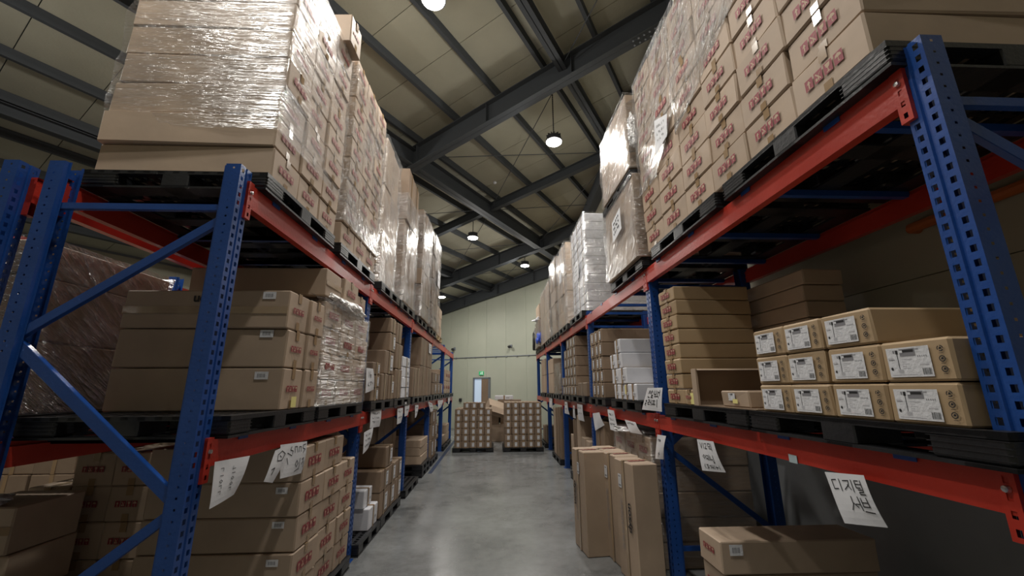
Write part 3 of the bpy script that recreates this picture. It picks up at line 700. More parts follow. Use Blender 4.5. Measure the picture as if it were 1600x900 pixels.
# ---- right rack, top shelf
RC = [1.30,1.73,2.135,2.535,2.955,3.41,3.84]
load('R', 1.53, RC, rng(T2,4.965,9), 1.08, 'ship', 'near load, right top', 'cartons of the near right top load', jit=.010, gs=.52)
load('R', 1.47, [3.93,5.05], [T2,3.97], 1.1, 'plain', 'filmed lower half of right two-tier load', 'big cartons of the filmed two tier load', adj='big')
load('R', 1.47, [3.97,5.03], [4.05,4.98], 1.1, 'plain', 'filmed upper half of right two-tier load', 'big cartons of the filmed two tier load', adj='big')
pallet(2.02, 4.5, 3.972-.04, 'black plastic pallet between the two tiers of the filmed right load', 1.0, 1.02).scale = (1.02, 1.02, .65)
WS = load('R', 1.62, rng(6.9,8.1,3), rng(T2,4.83,11), 1.1, 'white', 'white filmed load, right top', 'white cartons on the right top shelf', adj='white', jit=.004)
mb = MB(); mb.cbox(0,.006,-.05,.05,-.011,.011,.002); STRAP = mb.mesh('strap_tab', BLACK_INK)
for o in WS:
    if 'first from' in o['label']: link('strap_tab', STRAP, o, (.198, -.05, .08))
load('R', 1.55, rng(8.45,9.6,3), rng(T2,4.85,5), 1.05, 'plain', 'far brown load, right top', 'cartons of the far right top loads', jit=.022, adj='large kraft')
load('R', 1.53, rng(9.75,10.75,3), rng(T2,4.95,5), 1.05, 'plain', 'filmed brown load, right top', 'cartons of the far right top loads', jit=.022, adj='large brown')
load('R', 1.50, [10.95,12.1,13.0], [T2,3.8,4.62], 1.0, 'plain', 'tall grey filmed load, right top', 'cartons of the far right top loads', adj='tall')
load('R', 1.44, [13.15,14.3], [T2,3.45,3.9], 1.0, 'brown', 'bagged load, far right top', 'cartons of the far right top loads', adj='brown')
carton(1.88, 13.75, 3.95, .9, .8, .50, R(-90), 'plain', 'kraft carton topmost at the far end of the right top shelf', 'cartons of the far right top loads')
# ---- right rack, lower shelf
LBX = load('R', 1.53, [1.31,1.577,1.845,2.108,2.367], [T1+.0,1.717,1.87,2.022], .98, 'label', 'labelled boxes, right lower shelf', 'boxes with white product labels', skip=lambda c,r,d: c == 0 and r == 2, jit=.003, adj='golden')
load('R', 1.54, [3.36,3.68], rng(T1,2.56,8), .67, 'flat', 'tall pile of flat cartons, right shelf', 'flat cartons piled on the right lower shelf', adj='flat', jit=.006)
carton(1.87, 3.265, T1, .16, .66, .118, R(-90), 'flat', 'small kraft carton with a yellow note beside the pile of flat cartons', 'flat cartons piled on the right lower shelf')
load('F', 2.86, [2.30,2.62], [T1,1.70,1.825,1.95,2.075,2.20,2.325,2.45,2.57], .75, 'side', 'dark pile behind labelled boxes, right shelf', 'dim flat cartons behind', adj='dim flat', jit=.008)
# opened carton lying on its side, and the small one inside
def opened(x0, x1, y0, y1, z0, h_):
    r = tag(empty('opened_carton', ((x0+x1)/2, (y0+y1)/2, z0)), 'opened empty carton lying on its side between flat and labelled boxes', 'box')
    W, D = (x1-x0)/2, (y1-y0)/2; t = .006
    for nm, b in (('back_panel',(-W,W,D-t,D,0,h_)),('right_panel',(W-t,W,-D,D,0,h_)),('bottom_panel',(-W,W,-D,D,0,t))):
        mb = MB(); mb.box(*b); link(nm, mb.mesh(nm, KRAFT_D), r)
    mb = MB(); mb.poly([(-W,D,h_),(W,D,h_),(W,D-.10,h_-.015),(-W,D-.10,h_-.015)]); mb.poly([(-W,D,h_+.004),(-W,D-.10,h_-.011),(W,D-.10,h_-.011),(W,D,h_+.004)])
    link('flap', mb.mesh('flap', KRAFT), r)
    mb = MB(); mb.box(-W-.003,-W+.012,D-.07,D+.002,.001,h_); link('edge_flap', mb.mesh('edge_flap', KRAFT), r)
    return r
opened(1.53, 2.35, 2.42, 3.17, T1+.001, .27)
carton(1.98, 2.70, T1+.008, .31, .82, .105, R(-90), 'plain', 'small kraft carton with a slit flap inside the opened box, with labels', 'loose cartons on the right lower shelf')
def note(name, me, loc, rz, sc, label, cat='note', mat=None):
    o = link(name, me, None, loc, rz); o.scale = sc; return tag(o, label, cat)
mb = MB(); mb.quad((-.5,0,-.3),(.5,0,-.3),(.5,0,.3),(-.5,0,.3)); NOTE = mb.mesh('note', YELLOW)
sm = link('product_label', LBIG, None, (1.565, 2.72, T1+.072), R(-90)); sm.scale = (.075,1,.08); tag(sm, 'small white label on the kraft carton inside the opened box', 'label')
note('sticky_note', NOTE, (1.562,2.68,T1+.045), R(-90), (.055,1,.045), 'yellow sticky note under the small white label in the opened box')
note('sticky_note', NOTE, (1.535,3.215,T1+.05), R(-93), (.06,1,.14), 'yellow sticky note on the small carton beside the flat pile')
note('sticky_note', NOTE, (-1.415,3.06,T1+.05), R(88), (.07,1,.12), 'yellow sticky note low on the nearest left lower shelf carton')
# white cartons in the second right bay
WG = 'white cartons in the second right bay'
for r, (ys, z0, z1) in enumerate((([4.45,4.68,4.86,5.07,5.29],T1,1.745),([4.76,5.07,5.36],1.748,1.935),([4.93,5.17,5.40],1.938,2.118),([4.94,5.16],2.12,2.29))):
    for c in range(len(ys)-1):
        carton(1.53+.47, (ys[c]+ys[c+1])/2, z0, ys[c+1]-ys[c]-.006, .94, z1-z0-.002, R(-90), 'white', f'white carton, {ORD[c]} from the near end, {["bottom","second","third","top"][r]} layer on the right lower shelf', WG)
note('sticky_note', NOTE, (1.524,4.80,1.68), R(-90), (.07,1,.17), 'yellow sticky note on the bottom white cartons of the right shelf')
load('R', 1.55, rng(5.86,6.55,3), [T1,1.78,1.96,2.15,2.35,2.55], .95, 'brownlabel', 'behind the white cartons, right shelf', 'small brown cartons behind the white ones', adj='brown')
load('R', 1.56, [6.98,7.78], [T1,1.80], .9, 'brown', 'low, third bay right lower shelf', 'cartons in the third right bay', adj='wide brown')
load('R', 1.56, [7.85,8.2,8.52,8.84,9.16,9.5], [T1,1.75,1.93,2.12,2.31,2.50,2.7], .95, 'brownlabel', 'third bay, right lower shelf', 'cartons in the third right bay', adj='brown', skip=lambda c,r,d: (c == 4 and r > 1) or (c == 3 and r > 4))
load('R', 1.58, [9.9,10.8], [T1,2.0,2.3], 1.0, 'brown', 'fourth bay, right lower shelf', 'cartons in the far right bays', adj='wrapped brown')
load('R', 1.58, [11.1,11.6,12.1], [T1,2.1,2.5], 1.0, 'plain', 'far fourth bay, right lower', 'cartons in the far right bays', adj='pale kraft')
load('R', 1.56, [12.7,13.2,13.7], [T1,2.1,2.6], 1.0, 'plain', 'last bay, right lower', 'cartons in the far right bays', adj='pale upright')
# ---- right rack, floor
load('R', 1.60, rng(4.37,5.66,3), [.002,.243,.46,.687,.928,1.20], 1.0, 'ship', 'filmed load on right floor', 'cartons of the filmed right floor load', jit=.012)
load('F', 3.02, [1.53,2.62], [.485,.69], .32, 'plain', 'wide top of three lying at right floor', 'long cartons lying on the right floor', adj='long', name='long_carton')
load('F', 3.04, [1.55,2.62], [.27,.483], .32, 'plain', 'wide middle of three lying at right floor', 'long cartons lying on the right floor', adj='long', name='long_carton')
def symbols(x, y, z, rz, w_, label, onto=None):
    o = link('handling_symbols', GLYPH, onto, (x, y, z), rz); o.scale = (w_,1,w_*.9); return o
load('F', 3.02, [1.56,2.62], [.05,.268], .32, 'plain', 'wide bottom of three lying at right floor', 'long cartons lying on the right floor', adj='long', name='long_carton')
for o in list(C.objects):
    if o.get('group') == 'long cartons lying on the right floor':
        symbols(-.548, .08, .115, R(-90), .15, '', o); g = link('paper_label', LSMALL, o, (-.44, -.165, .15)); g.scale = (.09,1,.11)
# tall upright cartons standing in the aisle
def text_mesh(s, size, mat, name='printed_word', bold=.0):
    cu = bpy.data.curves.new('txt', 'FONT'); cu.body = s; cu.size = size; cu.align_x = 'CENTER'; cu.align_y = 'CENTER'; cu.offset = bold; cu.resolution_u = 3
    o = bpy.data.objects.new('txt', cu); C.objects.link(o); bpy.context.view_layer.update()
    me = bpy.data.meshes.new_from_object(o.evaluated_get(bpy.context.evaluated_depsgraph_get())); bpy.data.objects.remove(o)
    me.materials.clear(); me.materials.append(mat); me.name = name; return me
WORD = text_mesh('dyson', 1.0, BLACK_INK, bold=.028)
def upright(x, y, rz, label, word=True, lab=None):
    w_, l_, h_ = .245, .42, 1.02       # narrow end looks to local -Y
    key = ('up', 0)
    if key not in MESHES: MESHES[key] = body_mesh(w_, l_, h_, KRAFT)
    o = link('upright_carton', MESHES[key], None, (x, y, .002), rz); tag(o, label, 'box', 'tall cartons standing in the aisle')
    mb = MB(); e = .007
    mb.quad((-w_/2-e,-.026,.002),(-w_/2-e,-.026,h_),(-w_/2-e,.026,h_),(-w_/2-e,.026,.002)); mb.quad((-w_/2-e,-.026,h_+.003),(w_/2,-.026,h_+.003),(w_/2,.026,h_+.003),(-w_/2-e,.026,h_+.003))
    link('packing_tape', mb.mesh('packing_tape', TAPE_C), o)
    g = link('handling_symbols', GLYPH, o, (-.09, -.06, h_+.0045)); g.rotation_euler = (R(-90),0,R(10)); g.scale = (.17,1,.17)
    if word:
        t = link('printed_word', WORD, o, (-w_/2-.0105, -.10 if lab != 'a' else .12, .55)); t.scale = (.105,.105,.105)
        # stands upright on the -X face, reading downwards
        m = Matrix(((0,0,-1),(0,-1,0),(-1,0,0))) if lab == 'a' else Matrix(((0,0,-1),(0,1,0),(1,0,0))); t.rotation_euler = m.to_euler()
        t['label'] = 'black printed word'
    mb = MB(); X_ = -w_/2-.0098
    for k in range(3):
        z = .66; y0 = .05+k*.016
        while z > .28: dz = random.uniform(.02,.06); mb.quad((X_,y0,z),(X_,y0,z-dz),(X_,y0+.006,z-dz),(X_,y0+.006,z)); z -= dz+.012
    link('small_print', mb.mesh('small_print', GREY_INK), o)['kind'] = 'stuff'
    if lab:
        z = .83; g = link('paper_label', LTALL, o, (-w_/2-.009, .08 if lab == 'b' else -.02, z), R(-90)); g.scale = (.075,1,.075); g['label'] = 'white paper label'
    return o
upright(1.075, 4.93, R(6), 'tall kraft carton standing furthest out in the aisle at right', lab='a')
upright(1.33, 5.02, R(8), 'tall kraft carton standing behind the outermost one, seen by its top', word=False)
upright(1.345, 4.62, R(7), 'tall kraft carton in the middle of the standing group', word=False, lab='b')
upright(1.36, 4.17, R(6), 'tall kraft carton standing nearest, its grey side toward the viewer', lab='b')
# further floor goods, right rack
for (x,y,z,w_,l_,h_,st,lab) in (
 (2.0,6.25,.002,.5,.9,.62,'brown','large brown carton behind the filmed floor load in the second right bay'),
 (2.0,6.25,.63,.5,.9,.6,'brown','large brown carton stacked high behind the filmed floor load'),
 (1.95,7.45,TZ(.001),.3,.8,.75,'plain','upright kraft carton on the third right bay floor'),
 (1.95,7.80,TZ(.001),.3,.8,1.10,'plain','tallest upright kraft carton on the third right bay floor'),
 (1.95,8.15,TZ(.001),.3,.8,1.0,'brown','brown upright carton beside the tallest on the third right bay floor'),
 (1.95,8.5,TZ(.001),.25,.8,.7,'plain','low upright carton at the end of the third right bay floor'),
 (1.80,7.12,.002,.25,.5,.85,'plain','slim opened carton standing by the third right bay post'),
 (1.95,10.1,TZ(.001),.36,.8,1.15,'brown','tall leaning brown carton first on the fourth right bay floor'),
 (1.95,10.5,TZ(.001),.36,.8,1.12,'brown','tall leaning brown carton second on the fourth right bay floor'),
 (1.95,10.9,TZ(.001),.36,.8,1.10,'plain','tall kraft carton third on the fourth right bay floor'),
 (2.0,13.0,TZ(.001),.5,.8,.5,'brown','brown carton low in the last right floor bay'),
 (2.0,13.6,TZ(.001),.5,.8,.45,'brown','second brown carton low in the last right floor bay')):
    carton(x,y,z,w_,l_,h_,R(-90),st,lab,'loose cartons on the right rack floor')
# ---- two pallets at the end of the aisle
def aisle_load(x0, x1, y, cols, nr, ph, extra=0):
    pallet((x0+x1)/2, y+.55, .001, f'black plastic pallet on the floor under the {ph} carton block', 1.03)
    load('F', y, rng(x0,x1,cols), rng(TZ(.001), TZ(.001)+.173*nr, nr), .36, 'grid', ph+' aisle end block', 'labelled cartons at the aisle end', adj='brown', jit=.003)
    mb = MB(); xs = rng(x0,x1,cols)
    for c in range(cols):
        for r in range(nr):
            for d in (1,2): mb.cbox(xs[c]+.004-x0, xs[c+1]-.004-x0, .36*d+.002, .36*d+.356, .173*r, .173*r+.171, .004)
    o = link('rear_cartons', mb.mesh('rear_cartons', KRAFT_D), None, (x0, y, TZ(.001)))
    tag(o, f'brown cartons in the rear rows of the {ph} aisle end block', 'box', kind='stuff')
aisle_load(-1.09,-.05,12.0,5,6,'left')
load('F', 12.0, rng(-.86,-.24,3), [TZ(.001)+1.04, TZ(.001)+1.213], .36, 'grid', 'topmost on left aisle end block', 'labelled cartons at the aisle end', adj='brown', jit=.003)
aisle_load(.30,1.35,12.0,5,7,'right')
# heap of loose boxes behind
HG = 'loose cartons heaped before the end wall'
for (x,y,z,w_,l_,h_,rx,ry,rz,st,lab) in (
 (-.02,14.6,.002,.42,.6,.55,0,0,3,'plain','kraft carton on the floor left in the heap before the end wall'),
 (.42,14.6,.002,.42,.6,.55,0,0,-2,'plain','kraft carton on the floor right in the heap before the end wall'),
 (-.02,14.65,.555,.42,.6,.45,0,0,-4,'plain','kraft carton second up at left in the heap before the end wall'),
 (.42,14.7,.555,.42,.6,.45,0,0,4,'plain','kraft carton second up at right in the heap before the end wall'),
 (.02,14.15,.93,.62,.5,.32,25,18,14,'plain','open kraft carton tilted toward the viewer on the heap'),
 (.55,14.8,1.01,.8,.5,.32,0,0,-4,'brown','wide brown carton lying across the top of the heap'),
 (.35,14.8,1.34,.62,.4,.13,0,0,2,'white','flat white carton topmost on the heap'),
 (.95,14.6,.002,.5,.6,.98,0,0,5,'brown','tall brown carton at the far right side of the heap')):
    o = carton(x,y,z,w_,l_,h_,R(rz),st,lab,HG); o.rotation_euler = (R(rx),R(ry),R(rz))
# flaps hanging open on the heap
mb = MB(); mb.box(-.25,.25,-.2,0,-.004,0); fl = link('flap', mb.mesh('flap', KRAFT), None, (0,0,0))
heap_open = [o for o in C.objects if o.get('label','').startswith('open kraft carton')][0]; fl.parent = heap_open; fl.location = (0,-.25,.32); fl.rotation_euler = (R(35),0,0)

# ------------------------------------------------------------------ printed words on lying cartons
for o in list(C.objects):
    lb = o.get('label','')
    if lb.startswith('long kraft carton'):
        l_ = 1.12; h_ = .268
        g = link('paper_label', LSMALL, o, (-.153, -l_/2+.14, h_-.04), R(-90)); g.scale = (.09,1,.085)
        if 'top layer' in lb:
            mb = MB(); mb.quad((-.1520,-.555,.10),(-.1520,.555,.10),(-.1520,.555,.15),(-.1520,-.555,.15)); link('packing_tape', mb.mesh('packing_tape', TAPE_C), o)
            t = link('printed_word', WORD, o, (-.154, -.01, .195)); t.scale = (.088,.088,.088)
            t.rotation_euler = Matrix(((0,0,-1),(1,0,0),(0,-1,0))).to_euler(); t['label'] = 'black word printed upside down'
    if lb.startswith('kraft carton, first from the near end') and 'floor load under left rack' in lb:
        g = link('paper_label', LSMALL, o, (-.2300, -.55+.13, .18), R(-90)); g.scale = (.085,1,.075)

# ------------------------------------------------------------------ stretch film
def film(x0, x1, y0, y1, z0, z1, mat, label, amp=.018, top=True, res=.055, group='clear stretch film around loads', seed=0, gap=.013, zlow=None):
    x0 -= gap; x1 += gap; y0 -= gap; y1 += gap; cx, cy = (x0+x1)/2, (y0+y1)/2; mb = MB()
    per = [(x0,y0),(x1,y0),(x1,y1),(x0,y1)]; pts = []
    for k in range(4):
        a = Vector(per[k]); b = Vector(per[(k+1)%4]); n = max(2, int((b-a).length/res))
        for i in range(n): pts.append(a.lerp(b, i/n))
    nz = max(2, int((z1-z0)/res)); n = len(pts); mb.v = []; 
    for j in range(nz+1):
        for i, p in enumerate(pts):
            zb = z0 + (zlow(p) if zlow else 0); z = zb+(z1-zb)*j/nz
            d = noise.noise(Vector((p.x*1.5, p.y*1.5+seed, z*5.0)))*amp + noise.noise(Vector((p.x*9, p.y*9+seed, z*14)))*amp*.35
            dx = (p.x-cx)/((x1-x0)/2); dy = (p.y-cy)/((y1-y0)/2); q = Vector((dx if abs(dx) > .99 else 0, dy if abs(dy) > .99 else 0))
            mb.v.append((p.x+q.x*max(d,-gap*.7)-cx, p.y+q.y*max(d,-gap*.7)-cy, z-z0))
    for j in range(nz):
        for i in range(n): mb.f.append((j*n+i, j*n+(i+1)%n, (j+1)*n+(i+1)%n, (j+1)*n+i)); mb.m.append(0)
    me = mb.mesh('stretch_film', mat); me.polygons.foreach_set('use_smooth', [True]*len(me.polygons))
    o = link('stretch_film', me, None, (cx, cy, z0)); tag(o, label, 'film', group); return o
film(-2.53,-1.43,2.42,3.50,3.36,4.9,FILM_H,'clear film bands around the nearest left top load', amp=.02, seed=1)
film(-2.51,-1.43,3.66,4.76,3.25,5.0,FILM_D,'clear film around the second left top load', seed=2)
film(-2.5,-1.48,5.05,5.88,T2,5.12,FILM_G,'whitish film around the third left top load', seed=3)
film(-2.47,-1.40,6.13,7.05,T2,4.8,FILM_D,'clear film around the tall fourth left top load', seed=4)
film(-2.43,-1.36,7.5,8.5,T2,5.1,FILM_D,'clear film around the fifth left top load', seed=5)
film(-2.43,-1.36,8.9,9.95,T2,5.2,FILM_D,'clear film around the sixth left top load', seed=6)
film(-2.48,-1.43,3.47,4.68,T1,2.45,FILM_H,'clear film around the cartons on the left lower shelf', seed=7)
film(1.53,2.61,2.98,3.84,3.63,4.99,FILM_R,'clear film over the far half of the near right top load', seed=8, zlow=lambda p: (3.86-p.y)*-.0+max(0,(3.4-p.y))*.9)
film(1.53,2.61,1.30,2.96,4.15,4.99,FILM_R,'clear film around the upper near part of the right top load', seed=18, zlow=lambda p: max(0,(p.y-1.9))*-.35)
film(1.47,2.57,3.93,5.05,T2,3.96,FILM_G,'grey glossy film around the lower tier of the two tier load', seed=9, amp=.022)
film(1.47,2.57,3.97,5.03,4.04,5.0,FILM_G,'grey glossy film around the upper tier of the two tier load', seed=10, amp=.022)
film(1.62,2.72,6.9,8.1,T2,4.85,FILM_W,'crinkled film over the aisle side of the white cartons', seed=11)
film(1.53,2.6,8.45,9.6,T2,4.86,FILM_D,'clear film around the far brown load on the right top shelf', seed=12)
film(1.51,2.58,9.75,10.75,T2,4.96,FILM_G,'grey film around the filmed brown load on the right top shelf', seed=13)
film(1.50,2.5,10.95,13.0,T2,4.64,FILM_G,'whitish film around the tall grey load, far right top', seed=14)
film(1.60,2.60,4.37,5.66,.03,1.22,FILM_H,'clear film around the cartons on the right floor', seed=15)
film(-3.8,-2.80,2.5,3.55,T1,2.64,FILM_G,'grey shiny film around the load in the rack behind', seed=16)
film(1.44,2.44,13.15,14.3,T2,3.92,FILM_W,'cloudy film around the bagged load, far right top', seed=21)
film(1.58,2.6,9.9,10.8,T1,2.32,FILM_D,'clear film around the wrapped brown cartons, far right lower', seed=17)
def crumple(name, loc, dims, mat, label, cat, seed, n=18, amp=.45):
    mb = MB(); 
    for j in range(n+1):
        ph = math.pi*j/n
        for i in range(2*n):
            t = math.pi*i/n; d = Vector((math.sin(ph)*math.cos(t), math.sin(ph)*math.sin(t), math.cos(ph)))
            k = 1+amp*noise.noise(d*2.3+Vector((seed,0,0)))+amp*.5*noise.noise(d*6+Vector((0,seed,0)))
            z = d.z*k*dims[2]; mb.v.append((d.x*k*dims[0], d.y*k*dims[1], max(z, -dims[2]*.7)+dims[2]*.7))
    for j in range(n):
        for i in range(2*n): mb.f.append((j*2*n+i, j*2*n+(i+1)%(2*n), (j+1)*2*n+(i+1)%(2*n), (j+1)*2*n+i)); mb.m.append(0)
    me = mb.mesh(name, mat); me.polygons.foreach_set('use_smooth', [True]*len(me.polygons))
    return tag(link(name, me, None, loc), label, cat)
FILM_C = film_mat('bunched_film', (14,14,24), base=.6, amp=.35, tint=(.85,.86,.9))
crumple('bunched_film', (-1.47,4.0,2.43), (.10,.56,.065), FILM_C, 'bunched clear film lying along the top of the filmed left lower load', 'film', 3)
crumple('bunched_film', (1.75,5.0,1.205), (.28,.55,.03), FILM_C, 'loose clear film puckered over the filmed right floor cartons', 'film', 5)
crumple('bunched_film', (1.50,3.86,4.25), (.05,.06,.22), FILM_C, 'bunched film hanging at the far corner of the near right top load', 'film', 6)
crumple('plastic_bag', (1.80, 13.7, 3.88), (.42,.45,.10), BAGW, 'white plastic bag spread over the bagged load, far right top', 'bag', 8)
crumple('plastic_bag', (1.47, 13.3, 3.12), (.09,.25,.22), BAGB, 'blue plastic bag on the far right top shelf', 'bag', 9)
crumple('plastic_bag', (1.50, 14.75, 3.03), (.11,.25,.42), PLB, 'black plastic bag at the far end of the right top shelf', 'bag', 10)
crumple('plastic_bag', (-3.25,2.98,1.002), (.16,.10,.035), BAGW, 'clear plastic bag lying on the dim carton in the rack behind', 'bag', 11)

# ------------------------------------------------------------------ hand-written sheets on the beams
def stroke(mb, pts, P, wd):
    for a, b in zip(pts, pts[1:]):
        A, B = Vector(P(*a)), Vector(P(*b)); d = (B-A)
        if d.length < 1e-6: continue
        d.normalize(); n = Vector((0,-d.z,d.y)); e = d*wd*.4
        mb.quad(tuple(A-e+n*wd), tuple(B+e+n*wd), tuple(B+e-n*wd), tuple(A-e-n*wd))
def sheet(side, X, TL, TR, BL, BR, label, strokes, wd=.0016, curl=.02, lift=None):
    """corners are (Y, z); strokes in 0..1 across and 0..1 down the sheet"""
    sg = -1 if side == 'R' else 1; n = 8
    def P(u, v, e=0):
        y = (TL[0]*(1-u)+TR[0]*u)*(1-v)+(BL[0]*(1-u)+BR[0]*u)*v; z = (TL[1]*(1-u)+TR[1]*u)*(1-v)+(BL[1]*(1-u)+BR[1]*u)*v
        x = X + sg*(curl*math.sin(v*2.2+u*1.3)*(.35+.65*v)*(.5+.5*u) + .004 + e); return (x-X, y-TL[0], z-TL[1])
    mb = MB()
    for e in (0, -.0006):
        for i in range(n):
            for j in range(n): mb.quad(P(i/n,j/n,e),P((i+1)/n,j/n,e),P((i+1)/n,(j+1)/n,e),P(i/n,(j+1)/n,e))
    o = link('paper_sheet', mb.mesh('paper_sheet', PAPER), None, (X, TL[0], TL[1])); tag(o, label, 'paper sign', 'paper sheets taped to the racks')
    if strokes:
        m2 = MB(); 
        for s in strokes:
            dense = []
            for a, b in zip(s, s[1:]):
                for k in range(4): dense.append((a[0]+(b[0]-a[0])*k/4, a[1]+(b[1]-a[1])*k/4))
            dense.append(s[-1]); stroke(m2, dense, lambda u, v: P(u, v, .0022), wd)
        link('handwriting', m2.mesh('handwriting', BLACK_INK), o)['kind'] = 'stuff'
    mb = MB(); c = P(.5,0)
    return o
def at(pts, x, y, s=1, sy=None):
    sy = sy or s; return [[(x+a*s, y+b*sy) for a, b in st] for st in pts]
DI = [[(1,0),(.05,.05),(.1,.95),(1,.9)]]; I_ = [[(0,0),(.05,1.1)]]
JI = [[(0,.05),(.9,0),(.75,.45),(0,.95)],[(.6,.4),(1,.9)]]
digital = at(DI,.12,.14,.13,.2)+at(I_,.33,.12,.1,.22)+at(JI,.42,.14,.17,.2)+at(I_,.64,.12,.1,.22)+[[(.72,.13),(.82,.13)],[(.72,.2),(.81,.2)],[(.72,.14),(.73,.27),(.83,.27)],[(.86,.12),(.87,.3)],[(.82,.2),(.86,.2)],[(.76,.31),(.87,.31),(.87,.35),(.77,.36),(.78,.40),(.9,.40)]] \
 + [[(.50,.45),(.50,.6),(.42,.72)],[(.50,.57),(.60,.66)],[(.56,.6),(.66,.6)],[(.66,.45),(.68,.72)],[(.73,.47),(.73,.64),(.88,.64)],[(.86,.46),(.87,.64)],[(.73,.56),(.87,.56)],[(.72,.73),(.92,.75)]]
v12 = [[(.16,.10),(.22,.28),(.29,.10)],[(.36,.10),(.36,.28)],[(.43,.12),(.52,.10),(.52,.18),(.42,.28),(.55,.27)],[(.62,.1),(.62,.2),(.74,.2),(.74,.1),(.62,.1)],[(.80,.08),(.80,.24)],[(.65,.26),(.80,.27),(.80,.33)]] \
 + [[(.28,.48),(.22,.54),(.28,.6),(.34,.54),(.28,.48)],[(.38,.48),(.38,.62)],[(.42,.5),(.50,.5),(.50,.58),(.42,.6),(.52,.64)],[(.56,.46),(.56,.64)],[(.60,.52),(.60,.62),(.70,.62)],[(.74,.48),(.74,.66)],[(.70,.68),(.76,.71),(.70,.73)]] \
 + [[(.24,.78),(.21,.84),(.25,.91)],[(.32,.8),(.4,.79),(.35,.84),(.41,.88),(.32,.91)],[(.45,.82),(.5,.82),(.5,.92)],[(.54,.8),(.54,.88),(.62,.88)],[(.60,.8),(.60,.92)],[(.66,.8),(.66,.92)],[(.71,.86),(.82,.86)],[(.74,.82),(.74,.92)],[(.86,.8),(.86,.92)]]
pop = [[(.20,.14),(.26,.22)],[(.26,.12),(.20,.26)],[(.32,.14),(.32,.26)],[(.20,.36),(.2,.42),(.30,.42)],[(.42,.12),(.36,.26)],[(.42,.14),(.5,.24)],[(.38,.32),(.48,.32),(.38,.42),(.5,.43)],
 [(.56,.12),(.56,.3),(.68,.28)],[(.67,.12),(.68,.30)],[(.76,.14),(.77,.32)],[(.77,.2),(.86,.2)],[(.87,.1),(.88,.34)],[(.58,.38),(.8,.36),(.82,.44)],
 [(.12,.55),(.18,.56),(.12,.6),(.19,.62)],[(.10,.70),(.17,.68),(.11,.76),(.18,.8)],[(.26,.54),(.36,.54),(.34,.62),(.26,.66),(.28,.74),(.38,.72)],[(.38,.64),(.44,.64)],[(.45,.52),(.46,.78)],[(.52,.56),(.66,.56)],[(.56,.56),(.56,.7)],[(.62,.56),(.62,.7)],[(.50,.72),(.68,.72)],[(.76,.5),(.77,.82)]]
def scrib(rows, seed, vert=False):
    rd = random.Random(seed); out = []
    for r in range(rows):
        y = .18+.7*r/max(1,rows); x = .18
        while x < .8:
            k = rd.randint(0,3); s = .09
            st = [[(0,0),(0,.9),(.8,.9)],[(0,.1),(.8,0),(.7,.9)],[(.4,0),(0,.5),(.4,1),(.8,.5),(.4,0)],[(.4,0),(.45,1.1)]][k]
            out.append([(x+a*s, y+b*s) for a, b in st]); x += .13
    if vert: out = [[(b, a) for a, b in s] for s in out]
    return out
sheet('R',1.535,(1.975,1.318),(1.755,1.345),(1.90,1.125),(1.705,1.165),'white sheet reading digital sub in Korean under the near right beam',digital, wd=.0022)
sheet('R',1.535,(3.20,1.322),(2.945,1.335),(3.15,1.112),(2.855,1.152),'white sheet with V12 and three handwritten lines under the right beam',v12, wd=.0026)
sheet('R',1.515,(4.08,1.70),(3.70,1.70),(4.27,1.486),(3.78,1.490),'white clipped corner sheet taped at the second right post',pop, wd=.0042, curl=.01)
sheet('R',1.535,(3.98,1.275),(3.76,1.285),(4.06,1.05),(3.90,1.07),'narrow white sheet hanging below the second right joint',scrib(1,3)[:3]+[[(.4,.75),(.6,.8)],[(.5,.7),(.45,.9)]], wd=.003)
sheet('R',1.54,(5.70,1.42),(5.38,1.42),(5.60,1.17),(5.25,1.17),'white sheet stuck on the beam near the third right post',scrib(3,4), wd=.004, curl=.006)
sheet('R',1.50,(3.30,4.14),(3.03,4.02),(3.33,3.80),(3.08,3.84),'white sheet stuck to the far end of the near right top load',scrib(3,5), wd=.002, curl=.004)
sheet('L',-1.425,(2.30,1.345),(2.60,1.330),(2.30,1.125),(2.52,1.142),'crumpled white sheet under the nearest end of the left lower beam',scrib(2,6,True), wd=.0016)
sheet('L',-1.42,(2.95,1.345),(3.34,1.322),(2.98,1.13),(3.33,1.10),'wide white sheet with large writing under the left beam',
  [[(.30,.1),(.22,.3),(.1,.42)],[(.2,.25),(.4,.38)],[(.22,.42),(.26,.62)],[(.4,.1),(.35,.2),(.45,.24),(.42,.34)],[(.52,.3),(.52,.12),(.60,.12),(.62,.3)],[(.68,.3),(.68,.14),(.76,.14),(.76,.3)],[(.95,.08),(.84,.1),(.84,.2),(.93,.24),(.85,.34)],
   [(.62,.55),(.56,.65),(.62,.75),(.68,.65),(.62,.55)],[(.56,.88),(.72,.82)],[(.75,.5),(.75,.85)],[(.84,.55),(.9,.5),(.9,.62),(.84,.7)],[(.95,.6),(.95,.8)]], wd=.003)
sheet('L',-1.39,(2.83,1.325),(3.02,1.345),(2.72,1.165),(2.86,1.13),'shiny narrow sheet overlapping the wide one under the left beam',[[(.3,.2),(.5,.12),(.8,.25),(.7,.42),(.4,.4),(.3,.2)],[(.45,.25),(.6,.32)],[(.2,.65),(.4,.6),(.35,.8)]], wd=.003)
sheet('R',1.44,(4.62,3.66),(4.28,3.72),(4.62,3.40),(4.28,3.46),'paper label on the lower tier of the grey filmed load',scrib(3,71), wd=.007, curl=.004)
sheet('R',1.59,(7.75,4.05),(7.35,4.05),(7.75,3.72),(7.35,3.72),'paper label on the filmed white cartons, right top',scrib(3,72), wd=.005, curl=.004)
sheet('R',1.525,(9.2,4.3),(8.9,4.3),(9.2,4.05),(8.9,4.05),'paper label on the far brown load, right top',scrib(2,73), wd=.005, curl=.004)
